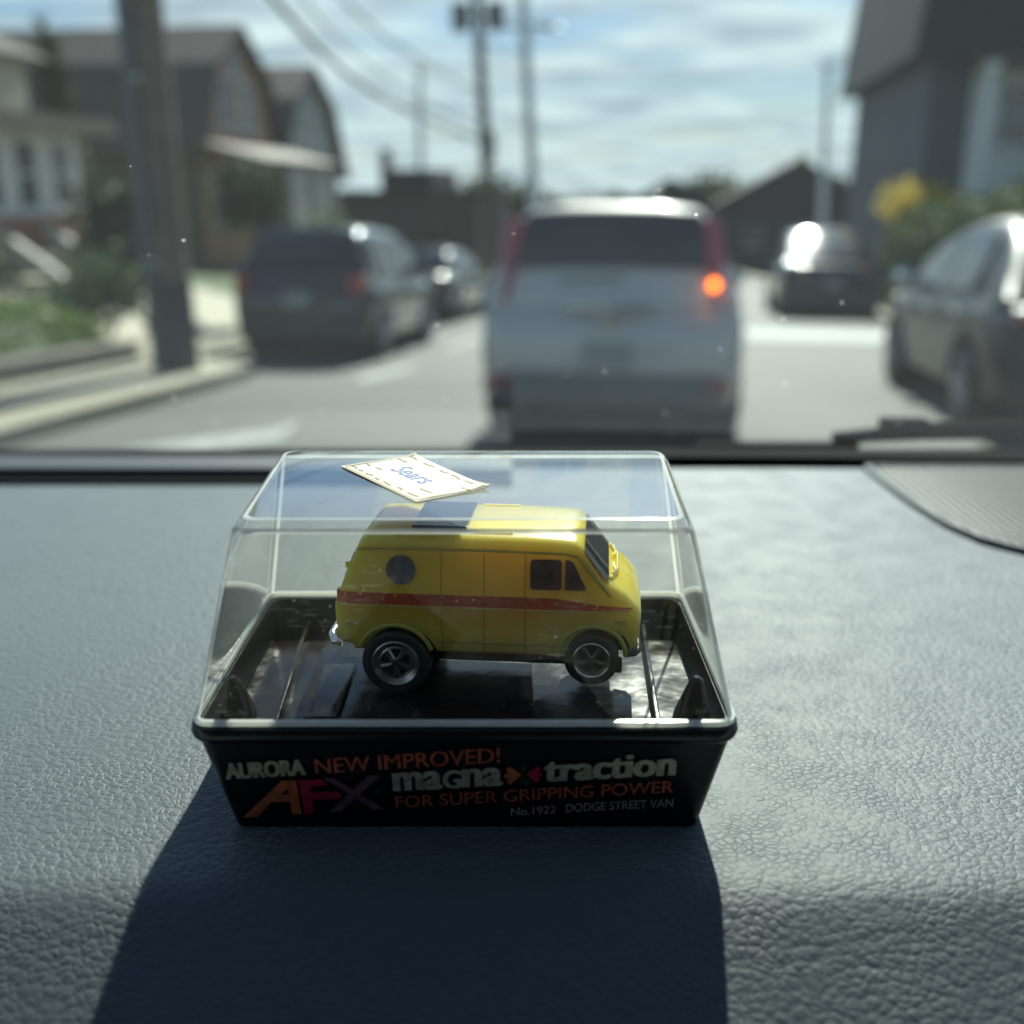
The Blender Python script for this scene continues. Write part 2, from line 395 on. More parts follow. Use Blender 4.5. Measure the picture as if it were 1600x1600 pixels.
# ------------------------------------------------------------------ mesh builder
class MB:
    def __init__(s):
        s.v, s.f, s.mi, s.mats = [], [], [], []
        s.cur = 0
    def mat(s, m):
        if m not in s.mats: s.mats.append(m)
        s.cur = s.mats.index(m); return s
    def face(s, idx): s.f.append(tuple(idx)); s.mi.append(s.cur)
    def add(s, verts, faces):
        o = len(s.v); s.v += [Vector(q) for q in verts]
        for f in faces: s.face([o + i for i in f])
        return o
    def box(s, c, d, rot=None):
        hx, hy, hz = d[0] / 2, d[1] / 2, d[2] / 2
        p = [Vector((x, y, z)) for z in (-hz, hz) for y in (-hy, hy) for x in (-hx, hx)]
        if rot is not None: p = [rot @ q for q in p]
        s.add([q + Vector(c) for q in p], [(0, 2, 3, 1), (4, 5, 7, 6), (0, 1, 5, 4), (2, 6, 7, 3), (0, 4, 6, 2), (1, 3, 7, 5)])
    def hexa(s, b, t):
        """bottom four corners then top four, both counter-clockwise from above"""
        s.add(list(b) + list(t), [(3, 2, 1, 0), (4, 5, 6, 7), (0, 1, 5, 4), (1, 2, 6, 5), (2, 3, 7, 6), (3, 0, 4, 7)])
    def loft(s, rings, closed=True, cap0=True, cap1=True):
        n = len(rings[0]); o = len(s.v)
        for r in rings: s.v += [Vector(q) for q in r]
        m = n if closed else n - 1
        for i in range(len(rings) - 1):
            for j in range(m):
                a = o + i * n + j; b = o + i * n + (j + 1) % n
                s.face((a, b, b + n, a + n))
        if cap0: s.face([o + j for j in reversed(range(n))])
        if cap1: s.face([o + (len(rings) - 1) * n + j for j in range(n)])
    def tube(s, pts, r, n=8, cap=True):
        pts = [Vector(p) for p in pts]; rings = []
        for i, p in enumerate(pts):
            d = (pts[min(i + 1, len(pts) - 1)] - pts[max(i - 1, 0)]).normalized()
            a = d.cross(Vector((0, 0, 1)))
            if a.length < 1e-4: a = d.cross(Vector((1, 0, 0)))
            a.normalize(); b = d.cross(a)
            rr = r[i] if isinstance(r, (list, tuple)) else r
            rings.append([p + a * math.cos(t) * rr + b * math.sin(t) * rr for t in [2 * math.pi * k / n for k in range(n)]])
        s.loft(rings, True, cap, cap)
    def lathe(s, prof, axis='y', c=(0, 0, 0), n=32, full=2 * math.pi, t0=0.0):
        """prof: (radius, along) pairs"""
        rings = []
        for k in range(n + (0 if full > 6.28 else 1)):
            t = t0 + full * k / n; ct, st = math.cos(t), math.sin(t)
            rg = []
            for r, a in prof:
                q = {'y': (r * ct, a, r * st), 'x': (a, r * ct, r * st), 'z': (r * ct, r * st, a)}[axis]
                rg.append(Vector(q) + Vector(c))
            rings.append(rg)
        o = len(s.v); m = len(prof)
        for r in rings: s.v += r
        N = len(rings)
        for i in range(N if full > 6.28 else N - 1):
            for j in range(m - 1):
                a = o + i * m + j; b = o + ((i + 1) % N) * m + j
                s.face((a, a + 1, b + 1, b))
    def prism(s, poly, d0, d1):
        """poly: 3d points of one face; d0, d1 offset vectors for the two sides"""
        n = len(poly); p = [Vector(q) for q in poly]
        o = s.add([q + Vector(d0) for q in p] + [q + Vector(d1) for q in p], [])
        s.face([o + i for i in range(n)][::-1]); s.face([o + n + i for i in range(n)])
        for i in range(n): s.face((o + i, o + (i + 1) % n, o + n + (i + 1) % n, o + n + i))
    def xform(s, fn, start=0):
        for i in range(start, len(s.v)): s.v[i] = Vector(fn(s.v[i]))
    def build(s, name, mat=None, parent=None, smooth=None, fix=True, bevel=None):
        me = bpy.data.meshes.new(name)
        me.from_pydata([tuple(q) for q in s.v], [], s.f)
        for m in (s.mats or [mat]): me.materials.append(m)
        if s.mats: me.polygons.foreach_set('material_index', s.mi)
        if fix or bevel:
            bm = bmesh.new(); bm.from_mesh(me)
            if bevel:
                bmesh.ops.bevel(bm, geom=[e for e in bm.edges if len(e.link_faces) == 2 and e.calc_face_angle(0) > .5], offset=bevel, segments=2, profile=.6, affect='EDGES', clamp_overlap=True)
            bmesh.ops.recalc_face_normals(bm, faces=bm.faces); bm.to_mesh(me); bm.free()
        if smooth is not None:
            me.polygons.foreach_set('use_smooth', [True] * len(me.polygons))
            me.set_sharp_from_angle(angle=R(smooth))
        me.update()
        o = bpy.data.objects.new(name, me); COL.objects.link(o)
        if parent: o.parent = parent
        return o

def thing(name, label, cat, loc=(0, 0, 0), rot=(0, 0, 0), group=None):
    o = bpy.data.objects.new(name, None); o.empty_display_size = .1; COL.objects.link(o)
    o.location = loc; o.rotation_euler = rot
    o['label'] = label; o['category'] = cat
    if group: o['group'] = group
    return o
def tag(o, label, cat, group=None):
    o['label'] = label; o['category'] = cat
    if group: o['group'] = group
    return o
def struct(o): o['kind'] = 'structure'; return o

def rrect(hx, hy, r, z, n=5, c=(0, 0)):
    pts = []
    for sx, sy, a0 in ((1, -1, -90), (1, 1, 0), (-1, 1, 90), (-1, -1, 180)):
        for k in range(n + 1):
            a = R(a0 + 90 * k / n)
            pts.append((c[0] + sx * (hx - r) + r * math.cos(a), c[1] + sy * (hy - r) + r * math.sin(a), z))
    return pts

def text_mesh(txt, bold=0.0):
    """glyph outlines as flat faces: (verts 2d, faces, bbox)"""
    cu = bpy.data.curves.new('glyphs', 'FONT'); cu.body = txt; cu.resolution_u = 4; cu.fill_mode = 'FRONT'
    cu.offset = bold
    ob = bpy.data.objects.new('glyphs', cu); COL.objects.link(ob)
    dg = bpy.context.evaluated_depsgraph_get(); dg.update()
    me = bpy.data.meshes.new_from_object(ob.evaluated_get(dg))
    vs = [(q.co.x, q.co.y) for q in me.vertices]; fs = [tuple(p.vertices) for p in me.polygons]
    bpy.data.objects.remove(ob); bpy.data.curves.remove(cu); bpy.data.meshes.remove(me)
    x0 = min(q[0] for q in vs); x1 = max(q[0] for q in vs); y0 = min(q[1] for q in vs); y1 = max(q[1] for q in vs)
    return vs, fs, (x0, x1, y0, y1)

# =====================================================================================
# THE SETTING: a street running downhill, 9 degrees to the right of the lens axis
# =====================================================================================
YAW = R(9.04); SL = .058; TILT = math.atan(SL)
RD = Vector((math.sin(YAW), math.cos(YAW), 0)); RL = Vector((math.cos(YAW), -math.sin(YAW), 0))
FLAT = 125.0
def zroad(v): return -SL * min(v, FLAT)
def P(u, v, h=0.0): return RL * u + RD * v + Vector((0, 0, zroad(v) + h))
def PZ(u, v, z): return RL * u + RD * v + Vector((0, 0, z))
HEAD = (-TILT, 0, -YAW)          # rotation of a car standing on the street, nose down the street
UP = (0, 0, -YAW)                # the same without the slope

def shift(v):
    for (a, x), (b_, y) in zip(((-99, 0), (10.6, 0), (11.6, -1.1), (19, -1.55), (999, -1.55)), ((10.6, 0), (11.6, -1.1), (19, -1.55), (999, -1.55))):
        if v <= b_: return x + (y - x) * (v - a) / (b_ - a)
    return -1.55
def strip(name, mat, us, h, vs, smooth=None, left=()):
    """sheet along the street; us: list of (u, extra height)"""
    b = MB(); n = len(us)
    for v in vs:
        for q_, (u, e) in enumerate(us): b.v.append(P(u + (shift(v) if q_ in left else 0), v, h + e))
    for i in range(len(vs) - 1):
        for j in range(n - 1):
            a = i * n + j; b.face((a, a + 1, a + n + 1, a + n))
    return b.build(name, mat, smooth=smooth, fix=False)
VS = [-30, -10, 0, 4, 8, 10.6, 11.1, 11.6, 13, 16, 20, 25, 30, 40, 55, 75, 100, 120, 125, 130, 170, 300, 900]
struct(strip('ground', M['soil'], [(-900, 0), (-200, 0), (-60, 0), (-20, 0), (20, 0), (60, 0), (200, 0), (900, 0)], -.05, VS))
VR = [v for v in VS if v <= 170]
struct(strip('road', M['road'], [(-4.55, 0), (0, .03), (4.35, 0)], 0.0, VR, left=(0,)))
def kerbed(name, u0, u1, cat=None):
    b = MB(); VK = [v for v in VR if v >= -10]
    for v in VK:
        for u, e in ((u0, -.04), (u0, .12), (u1, .14), (u1, -.04)): b.v.append(P(u + (shift(v) if u0 < 0 else 0), v, e))
    for i in range(len(VK) - 1):
        for j in range(3):
            a = i * 4 + j; b.face((a, a + 1, a + 5, a + 4))
    return struct(b.build(name, M['concrete'], fix=True))
kerbed('pavement', -4.70, -6.05)
kerbed('pavement', 4.50, 4.95)
def kerb(u0, u1):
    b = MB(); VK = [v for v in VR if v >= -10]
    for v in VK:
        for u, e in ((u0, -.04), (u0, .13), (u1, .13), (u1, -.04)): b.v.append(P(u + (shift(v) if u0 < 0 else 0), v, e))
    for i in range(len(VK) - 1):
        for j in range(3):
            a = i * 4 + j; b.face((a, a + 1, a + 5, a + 4))
    struct(b.build('kerb', M['kerb'], fix=True))
kerb(-4.55, -4.695); kerb(4.35, 4.495)
struct(strip('lawn', M['lawn'], [(-22, 1.0), (-12, .95), (-8.2, .75), (-6.9, .45), (-6.06, .06)], .02, [v for v in VR if 0 <= v <= 60], left=(2, 3, 4)))
struct(strip('lawn', M['lawn'], [(4.96, .1), (7, .35), (9, .5), (22, .5)], .02, [v for v in VR if 0 <= v <= 60]))

struct(strip('driveway', M['concrete'], [(-10.6, .90), (-9.3, .86), (-8.2, .76), (-6.9, .46), (-6.06, .10)], .05, [12.4, 14, 16, 19], left=(2, 3, 4)))
b = MB()
def mark(pts):
    o = len(b.v); b.v += [P(u, v, .036 - abs(u) * .0055) for u, v in pts]; b.face(list(range(o, o + len(pts))))
mark([(-3.75, 6.30), (-3.0, 7.35), (-2.95, 7.75), (-2.80, 6.9), (-3.15, 6.35)])
mark([(-3.45, 10.6), (-3.18, 12.0), (-3.02, 12.0), (-3.22, 10.4)])
mark([(-3.3, 14.5), (-3.2, 17.5), (-3.06, 17.5), (-3.16, 14.5)])
mark([(1.2, 20.0), (4.2, 20.0), (4.2, 17.4), (1.2, 17.4)])
struct(b.build('road_markings', M['white_line'], fix=False))

# hills beyond the end of the street
b = MB()
for i in range(61):
    u = -420 + 840 * i / 60
    for j, (v, k) in enumerate(((230, 0), (260, .55), (300, .9), (360, 1.0), (460, .6))):
        hgt = (8 + 4 * noise.noise(Vector((u * .008, j * .2, 3.1))) + 2 * noise.noise(Vector((u * .03, j * .5, 1.1)))) * k
        b.v.append(PZ(u, v, zroad(200) - .5 + hgt))
for i in range(60):
    for j in range(4):
        a = i * 5 + j; b.face((a, a + 5, a + 6, a + 1))
struct(b.build('hills', principled('hill_woods', (.014, .021, .017), .95, var=.4, vscale=.05), smooth=60))

# ------------------------------------------------------------------ foliage
def leaves(b, c, rad, count, size, seed=0, flat=.0, clump=9):
    r = random.Random(seed)
    cl = []
    for _ in range(clump):
        d = Vector((r.gauss(0, 1), r.gauss(0, 1), r.gauss(0, 1))).normalized() * (r.random() ** .4) * .72
        cl.append((Vector((d.x * rad[0], d.y * rad[1], d.z * rad[2])), .32 + .28 * r.random()))
    for _ in range(count):
        cc, k = cl[r.randrange(clump)]
        d = Vector((r.gauss(0, 1), r.gauss(0, 1), r.gauss(0, 1))).normalized() * (r.random() ** .45) * k
        p = Vector(c) + cc + Vector((d.x * rad[0], d.y * rad[1], d.z * rad[2]))
        s = size * (.6 + .8 * r.random())
        a = Vector((r.gauss(0, 1), r.gauss(0, 1), r.gauss(0, .7))).normalized(); t = a.cross(Vector((r.gauss(0, 1), r.gauss(0, 1), r.gauss(0, 1)))).normalized()
        o = len(b.v); b.v += [p - a * s * .5, p + t * s * .28, p + a * s * .5, p - t * s * .28]; b.face((o, o + 1, o + 2, o + 3))

def tree(name, label, cat, u, v, h, cr, mat, group=None, count=2600, leaf=.13, trunk=.12, base=0.0, seed=1, low=.35, clump=10):
    """trunk with limbs under a leaf crown; cr = crown half-width; low = share of the height kept bare"""
    t = thing(name, label, cat, P(u, v, base), UP, group)
    r = random.Random(seed)
    k = MB()
    top = h * (low + .35)
    k.tube([(0, 0, -.1), (.03, .02, h * low * .5), (0, .05, h * low), (.05, 0, top)], [trunk * 1.3, trunk, trunk * .8, trunk * .3], 8)
    for i in range(6):
        a = 2 * math.pi * i / 6 + r.random(); z0 = h * low * (.8 + .5 * r.random())
        k.tube([(0, 0, z0), (cr * .35 * math.cos(a), cr * .35 * math.sin(a), z0 + h * .15), (cr * .7 * math.cos(a), cr * .7 * math.sin(a), z0 + h * .3)], [trunk * .5, trunk * .3, trunk * .1], 6)
    k.build('trunk', M['bark'], t, smooth=60)
    c = MB(); zc = h * (low + 1) / 2
    leaves(c, (0, 0, zc), (cr, cr, h * (1 - low) / 2), count, leaf, seed, clump=clump)
    c.build('crown', mat, t, fix=False)
    return t

G1 = leafmat('leaves_dark', (.018, .034, .018), (.05, .075, .035))
G2 = leafmat('leaves_mid', (.035, .07, .02), (.085, .13, .04), .4)
G3 = leafmat('leaves_bright', (.06, .115, .012), (.14, .22, .03), .45)
G4 = leafmat('leaves_cypress', (.020, .030, .018), (.05, .06, .032))
GY = leafmat('flowers_yellow', (.44, .33, .03), (.62, .48, .06), .5)

def hedge(name, label, cat, u0, u1, v0, v1, h, base, mat, seed, count=9000, leaf=.07, group=None):
    t = thing(name, label, cat, P((u0 + u1) / 2, (v0 + v1) / 2, base), HEAD, group)
    c = MB(); r = random.Random(seed); hu, hv = (u1 - u0) / 2, (v1 - v0) / 2
    for _ in range(count):
        # mostly near the surface of a rounded box
        x, y, z = r.uniform(-1, 1), r.uniform(-1, 1), r.uniform(0, 1)
        q = r.random()
        if q < .45: z = 1 - .12 * r.random()
        elif q < .75: x = math.copysign(1 - .15 * r.random(), x)
        else: y = math.copysign(1 - .08 * r.random(), y)
        px, py = x * hu, y * hv
        bump = 1 + .14 * noise.noise(Vector((px * 1.6, py * 1.6, seed)))
        ed = 1 - .25 * max(0, abs(x) - .6) / .4 - .25 * max(0, abs(y) - .85) / .15
        p = Vector((px * (1 - .1 * z), py, z * h * bump * ed))
        s = leaf * (.6 + .8 * r.random())
        a = Vector((r.gauss(0, 1), r.gauss(0, 1), r.gauss(0, .8))).normalized(); tt = a.cross(Vector((r.gauss(0, 1), r.gauss(0, 1), r.gauss(0, 1)))).normalized()
        o = len(c.v); c.v += [p - a * s * .5, p + tt * s * .3, p + a * s * .5, p - tt * s * .3]; c.face((o, o + 1, o + 2, o + 3))
    c.build('foliage', mat, t, fix=False)
    for i in range(12):
        k = MB(); y = -hv * .9 + 1.8 * hv * i / 11
        k.tube([(0, y, -.05), (r.uniform(-.2, .2) * hu, y, h * .5), (r.uniform(-.5, .5) * hu, y + .1, h * .85)], [.03, .02, .008], 5)
        k.build('stem', M['bark'], t)
    return t

# ------------------------------------------------------------------ houses
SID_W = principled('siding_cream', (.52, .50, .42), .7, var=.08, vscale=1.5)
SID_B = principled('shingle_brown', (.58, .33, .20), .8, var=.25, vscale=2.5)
SID_BD = principled('shingle_umber_shade', (.085, .075, .062), .85, var=.25, vscale=2.5)
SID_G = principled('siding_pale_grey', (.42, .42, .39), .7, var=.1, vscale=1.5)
ROOF_S = principled('roof_slate', (.026, .031, .037), .8, var=.25, vscale=2)
SID_S = principled('siding_slate_blue', (.085, .098, .115), .75, var=.12, vscale=1.5)
ROOF_D = principled('roof_shingle_dark', (.07, .058, .05), .85, var=.3, vscale=3)
ROOF_B = principled('roof_shingle_brown', (.055, .048, .042), .85, var=.3, vscale=3)
BRICK = principled('brick_red', (.26, .135, .10), .85, var=.3, vscale=4)
BRICK_D = principled('brick_umber', (.12, .078, .068), .85, var=.25, vscale=1.2)
TRIM = principled('white_trim', (.68, .70, .68), .55)
ORANGE = principled('porch_fascia_tan', (.10, .068, .048), .7, var=.15, vscale=2)

def window(parent, c, w, h, n, frame=TRIM, bars=1):
    """sash window standing 4 cm proud of a wall; n is 'u' or 'v' with sign: the facing"""
    ax, sg = n[1], (1 if n[0] == '+' else -1)
    fb = MB(); pb = MB(); t = .07
    def bx(mb, a, z, da, dz, dep, off):
        if ax == 'u': mb.box((c[0] + sg * off, c[1] + a, c[2] + z), (dep, da, dz))
        else: mb.box((c[0] + a, c[1] + sg * off, c[2] + z), (da, dep, dz))
    for s in (-1, 1):
        bx(fb, s * (w / 2 + t / 2), 0, t, h + 2 * t, .06, .03); bx(fb, 0, s * (h / 2 + t / 2), w, t, .06, .03)
    bx(fb, 0, 0, w, .05, .05, .025)
    for i in range(bars): bx(fb, (i + 1) * w / (bars + 1) - w / 2, 0, .035, h, .04, .02)
    f = fb.build('window', frame, parent)
    bx(pb, 0, 0, w, h, .01, .006)
    pb.build('pane', M['glass'], f)
    bs = MB(); bx(bs, 0, -h / 2 - t - .03, w + .3, .06, .14, .07); bs.build('sill', frame, f)

def gable_house(label, u0, u1, v0, v1, ze, za, wallm, roofm, side_shade=None, gambrel=True, name='house', group=None, over=.35):
    """ridge runs across the street (along u); the gable end at u1 faces the street. Local: x=u-u1, y=v-v0, z above base"""
    zb = zroad((v0 + v1) / 2) + .3
    t = thing(name, label, 'house', PZ(u1, v0, zb), UP, group)
    W = v1 - v0; D = u1 - u0; e = ze - zb; a = za - zb; m = W / 2
    prof = [(0, e), (W * .16, e + (a - e) * .62), (m, a), (W * .84, e + (a - e) * .62), (W, e)] if gambrel else [(0, e), (m, a), (W, e)]
    k = MB()
    k.mat(wallm)
    for x in (0, -D):
        o = len(k.v); poly = [(x, 0, -1.2)] + [(x, y, z) for y, z in prof] + [(x, W, -1.2)]
        k.v += [Vector(q) for q in poly]; k.face(list(range(o, o + len(poly))))
    k.mat(side_shade or wallm)  # side walls take a darker tone that stands in for their shade
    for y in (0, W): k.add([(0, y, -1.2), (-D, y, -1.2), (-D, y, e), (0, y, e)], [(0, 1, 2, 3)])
    k.build('wall', None, t)
    k = MB()
    ext = [(prof[0][0] - over, prof[0][1] - over * .9)] + prof[1:-1] + [(prof[-1][0] + over, prof[-1][1] - over * .9)]
    top = [(y, z + .04) for y, z in ext]; up = [(y, z + .2) for y, z in ext]
    ring = lambda x: [(x, y, z) for y, z in top] + [(x, y, z) for y, z in reversed(up)]
    k.loft([ring(over), ring(-D - over)])
    k.build('roof', roofm, t)
    return t, zb, W, D

GH = 'houses along the left of the street'
# brown house with a steep gambrel roof, behind the near pole
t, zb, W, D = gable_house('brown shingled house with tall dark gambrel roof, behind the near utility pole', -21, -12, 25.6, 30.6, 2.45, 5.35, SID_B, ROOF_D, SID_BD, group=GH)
for y in (1.75, 3.2): window(t, (0, y, 3.55 - zb), .85, 1.15, '+u')
window(t, (0, 2.5, 4.55 - zb), .6, .6, '+u')
k = MB(); k.prism([(0, -.4, 2.45 - zb), (0, W + .3, 2.45 - zb), (1.9, W + .3, 1.95 - zb), (1.9, -.4, 1.95 - zb)], (0, 0, 0), (0, 0, .16)); k.build('porch_roof', ORANGE, t)
k = MB()
for y in (-.2, 1.6, 3.4, W + .1): k.box((1.7, y, (1.95 - zb - 1.2) / 2), (.18, .18, 1.95 - zb + 1.2))
k.build('porch_posts', SID_G, t)
k = MB(); k.box((.95, W / 2, -.55), (1.9, W + .6, 1.3)); k.build('porch_base', BRICK, t)
for y in (1.0, 3.0): window(t, (0, y, 1.2 - zb), .9, 1.3, '+u')
# pale house further down
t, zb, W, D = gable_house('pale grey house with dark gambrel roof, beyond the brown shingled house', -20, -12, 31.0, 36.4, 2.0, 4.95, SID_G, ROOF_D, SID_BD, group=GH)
for y in (1.7, 3.6): window(t, (0, y, 3.0 - zb), .9, 1.3, '+u')
window(t, (0, 2.7, 4.2 - zb), .6, .6, '+u')
k = MB(); k.box((.9, W / 2, .2), (1.8, W * .9, 2.9)); k.build('porch', SID_G, t)
for y in (1.2, 2.7, 4.2):
    window(t, (1.8, y, .6), .9, 1.2, '+u')
# cream house with the window-walled porch, nearest on the left
t = thing('house', 'cream house with a flat-roofed porch of white windows over red brick, nearest on the left', 'house', PZ(-11, 12, -.7), UP, GH)
zb = -.7
k = MB(); k.box((-5.6, 3.6, 1.2), (8.5, 7.2, 6.4)); k.build('wall', SID_W, t)
k = MB(); k.hexa([(-10.2, -.4, 4.4), (-.9, -.4, 4.4), (-.9, 7.5, 4.4), (-10.2, 7.5, 4.4)], [(-8, 2.4, 5.6), (-3, 2.4, 5.6), (-3, 5, 5.6), (-8, 5, 5.6)]); k.build('roof', ROOF_B, t)
k = MB(); k.box((-.7, 3.3, .45), (1.4, 6.6, 2.4)); k.build('porch_base', BRICK, t)
k = MB(); k.box((-.72, 3.3, 2.35), (1.3, 6.5, 1.4)); k.build('porch_wall', TRIM, t)
k = MB(); k.box((-.6, 3.45, 3.17), (2.0, 7.5, .26)); k.build('porch_roof', principled('porch_roof_edge', (.24, .20, .16), .8), t)
for i in range(6): window(t, (-.07, .75 + 1.02 * i, 2.32), .55, 1.05, '+u', bars=0)
window(t, (-1.35, 2.2, 3.9), .8, .7, '+u'); window(t, (-1.35, 5.4, 3.9), .8, .7, '+u')
k = MB()
for i in range(6): k.box((.3 + .3 * i, 4.4, .9 - .26 * i), (.3, 1.3, .26))
k.build('steps', M['concrete'], t)
k = MB()
for y in (3.68, 5.12): k.hexa([(0, y - .07, -.6), (2.2, y - .07, -1.2), (2.2, y + .07, -1.2), (0, y + .07, -.6)], [(0, y - .07, 1.55), (2.2, y - .07, .0), (2.2, y + .07, .0), (0, y + .07, 1.55)])
k.build('step_wall', principled('step_wall_paint', (.45, .45, .41), .7), t)
# flat brick building further down the street
t = thing('brick_building', 'low flat-roofed red-brown brick building with a chimney, at the end of the left row', 'building', PZ(-16.6, 50, -3.2), UP)
k = MB(); k.box((3.5, 5, 1.9), (7.0, 10, 5.0)); k.build('wall', BRICK_D, t)
k = MB(); k.box((3.5, 5, 4.5), (7.3, 10.3, .25)); k.build('parapet', ROOF_D, t)
k = MB(); k.box((3.0, 5, 5.1), (2.6, 6, 1.0)); k.build('roof_house', ROOF_D, t)
k = MB(); k.box((1.45, 4, 5.6), (.5, .5, 2.0)); k.build('chimney', BRICK_D, t)
for x in (2.2, 4.8): window(t, (x, 0, 2.4), 1.0, 1.1, '-v', frame=BRICK)
# slate house on the right, its end wall towards us
t = thing('house', 'dark slate-roofed house with a pale porch recess, standing behind the right hedge', 'house', PZ(6.0, 31, 0), UP)
BAY = principled('siding_blue_grey', (.12, .14, .16), .75, var=.12, vscale=1.5)
k = MB(); k.box((5.9, 6.8, 1.2), (10.8, 12.6, 7.2)); k.build('wall', SID_S, t)
k = MB(); k.hexa([(-.15, -.3, 4.8), (11.6, -.3, 4.8), (11.6, 13.6, 4.8), (-.15, 13.6, 4.8)], [(.75, -.2, 13.2), (10.6, -.2, 13.2), (10.6, 13.4, 13.2), (.75, 13.4, 13.2)]); k.build('roof', ROOF_S, t)
k = MB(); k.box((6.3, -.55, 5.5), (4.2, 2.0, 15.6)); bay = k.build('bay', BAY, t)
for z in (3.3, 7.0): window(t, (5.9, -1.55, z), .9, 1.6, '-v', frame=SID_G)
k = MB(); k.box((2.75, -.35, 4.62), (2.9, 1.6, .2)); k.build('porch_roof', ROOF_D, t)
k = MB(); k.box((2.75, .42, 2.9), (2.3, .12, 3.2)); k.build('porch_wall', TRIM, t)
window(t, (2.75, .36, 3.3), .8, 1.5, '-v')
for x in (1.7, 3.75):
    k = MB(); k.tube([(x, -.9, .9), (x, -.9, 4.5)], [.17, .14], 12); k.box((x, -.9, 1.0), (.42, .42, .2)); k.box((x, -.9, 4.42), (.4, .4, .18)); k.build('column', TRIM, t, smooth=40)
k = MB(); k.box((2.75, -.35, -.2), (3.0, 1.6, 2.2)); k.build('porch_base', BRICK_D, t)
window(t, (1.0, .5, 6.9), .7, 1.2, '-v', frame=SID_G)
GF = 'houses at the bottom of the street'
for i, (u, v, w, d, h, lab) in enumerate([(-1, 98, 12, 8, 8.2, 'distant dark house straight down the street, above the roof of the silver car'), (9, 92, 13, 9, 9.2, 'distant dark house under the tallest trees at the bottom of the street'), (20, 98, 11, 9, 8.8, 'distant dark house at the bottom of the street, beside the slate house')]):
    t = thing('house', lab, 'house', P(u, v), UP, GF)
    k = MB(); k.box((0, 0, h * .3), (w, d, h * .6)); k.build('wall', SID_BD if i else SID_S, t)
    k = MB(); k.prism([(-w / 2 - .4, 0, h * .6), (w / 2 + .4, 0, h * .6), (0, 0, h)], (0, -d / 2 - .3, 0), (0, d / 2 + .3, 0)); k.build('roof', ROOF_D, t)
    for x in (-w * .25, w * .25): window(t, (x, -d / 2, h * .35), 1.2, 1.4, '-v')

# ------------------------------------------------------------------ poles and cables
def lean_pole(name, label, base, top, r, mat, group, parts=None):
    t = thing(name, label, 'utility pole', base, (0, 0, 0), group)
    d = Vector(top) - Vector(base)
    k = MB(); k.tube([d * -.02, d * .3, d * .65, d], [r * 1.08, r, r * .92, r * .8], 16); k.build('post', mat, t, smooth=50)
    return t, d
GP = 'poles carrying cables along the street'
t, d = lean_pole('utility_pole', 'thick wooden utility pole on the left pavement with a grey pipe on its side', P(-5.12, 10.05, .1), P(-5.10, 10.0, 9.6), .165, M['wood'], GP)
k = MB(); off = RL * -.17 + RD * -.13
k.tube([off + Vector((0, 0, .0)), off + d * .5, off * .9 + d * .9], .07, 12); k.build('conduit', M['conduit'], t, smooth=50)
for z in (.12, .3, .5, .7):
    k = MB(); k.tube([d * z - RL * .28 - RD * .02 , d * z - RL * .02 - RD * .24], .018, 6); k.build('pipe_strap', M['steel'], t)
k = MB(); k.tube([d * -.01, d * .10], [.20, .185], 16); k.build('base_guard', principled('pole_base_guard', (.035, .035, .038), .7), t, smooth=50)

t, d = lean_pole('utility_pole', 'dark wooden utility pole with transformers, left of centre down the street', P(-6.75, 38, 0), P(-7.35, 38, 11.6), .21, M['wood'], GP)
def along(d, f, o=(0, 0, 0)): return d * f + Vector(o)
for s in (-1, 1):
    k = MB(); c = along(d, .80) + RL * s * .62
    k.lathe([(0, -.45), (.26, -.45), (.30, -.40), (.30, .38), (.24, .46), (0, .48)], 'z', c, 18); k.build('transformer', principled('transformer_grey', (.10, .11, .115), .55), t, smooth=40)
k = MB(); k.box(along(d, .80), (1.5, .14, .12), Matrix.Rotation(-YAW, 3, 'Z')); k.build('crossarm', M['wood'], t)
k = MB(); k.box(along(d, .93), (2.6, .14, .14), Matrix.Rotation(-YAW, 3, 'Z')); k.build('crossarm', M['wood'], t)
k = MB(); k.lathe([(0, -.5), (.14, -.5), (.16, 0), (.14, .5), (0, .5)], 'z', along(d, .44, (.2, -.22, 0)), 12); k.build('splice_box', principled('splice_black', (.02, .02, .022), .6), t, smooth=40)
t, d = lean_pole('utility_pole', 'tall pale utility pole just right of the transformer pole', P(-6.0, 45, 0), P(-6.9, 45, 14.0), .24, M['steel'], GP)
k = MB(); k.box(along(d, .74), (2.4, .12, .12), Matrix.Rotation(-YAW, 3, 'Z')); k.build('crossarm', M['wood'], t)
k = MB(); k.tube([along(d, .70), along(d, .73) + RL * .7, along(d, .735) + RL * 1.3], .05, 8); k.lathe([(0, -.12), (.2, -.1), (.24, 0), (.1, .1), (0, .12)], 'z', along(d, .73) + RL * 1.4, 12); k.build('lamp_arm', M['steel'], t, smooth=40)
t, d = lean_pole('utility_pole', 'distant pale grey pole standing left of the transformer pole above the brick building', P(-17.4, 70, 0), P(-17.2, 70, 12.9), .24, M['steel'], GP)
k = MB(); k.tube([along(d, .995), along(d, 1.01)], [.4, .36], 14); k.build('cap', M['steel'], t)
t, d = lean_pole('utility_pole', 'distant pale grey pole rising right of centre beside the slate house', P(9.0, 70, 0), P(8.4, 70, 12.8), .24, M['steel'], GP)
k = MB(); k.tube([along(d, .995), along(d, 1.01)], [.4, .36], 14); k.build('cap', M['steel'], t)

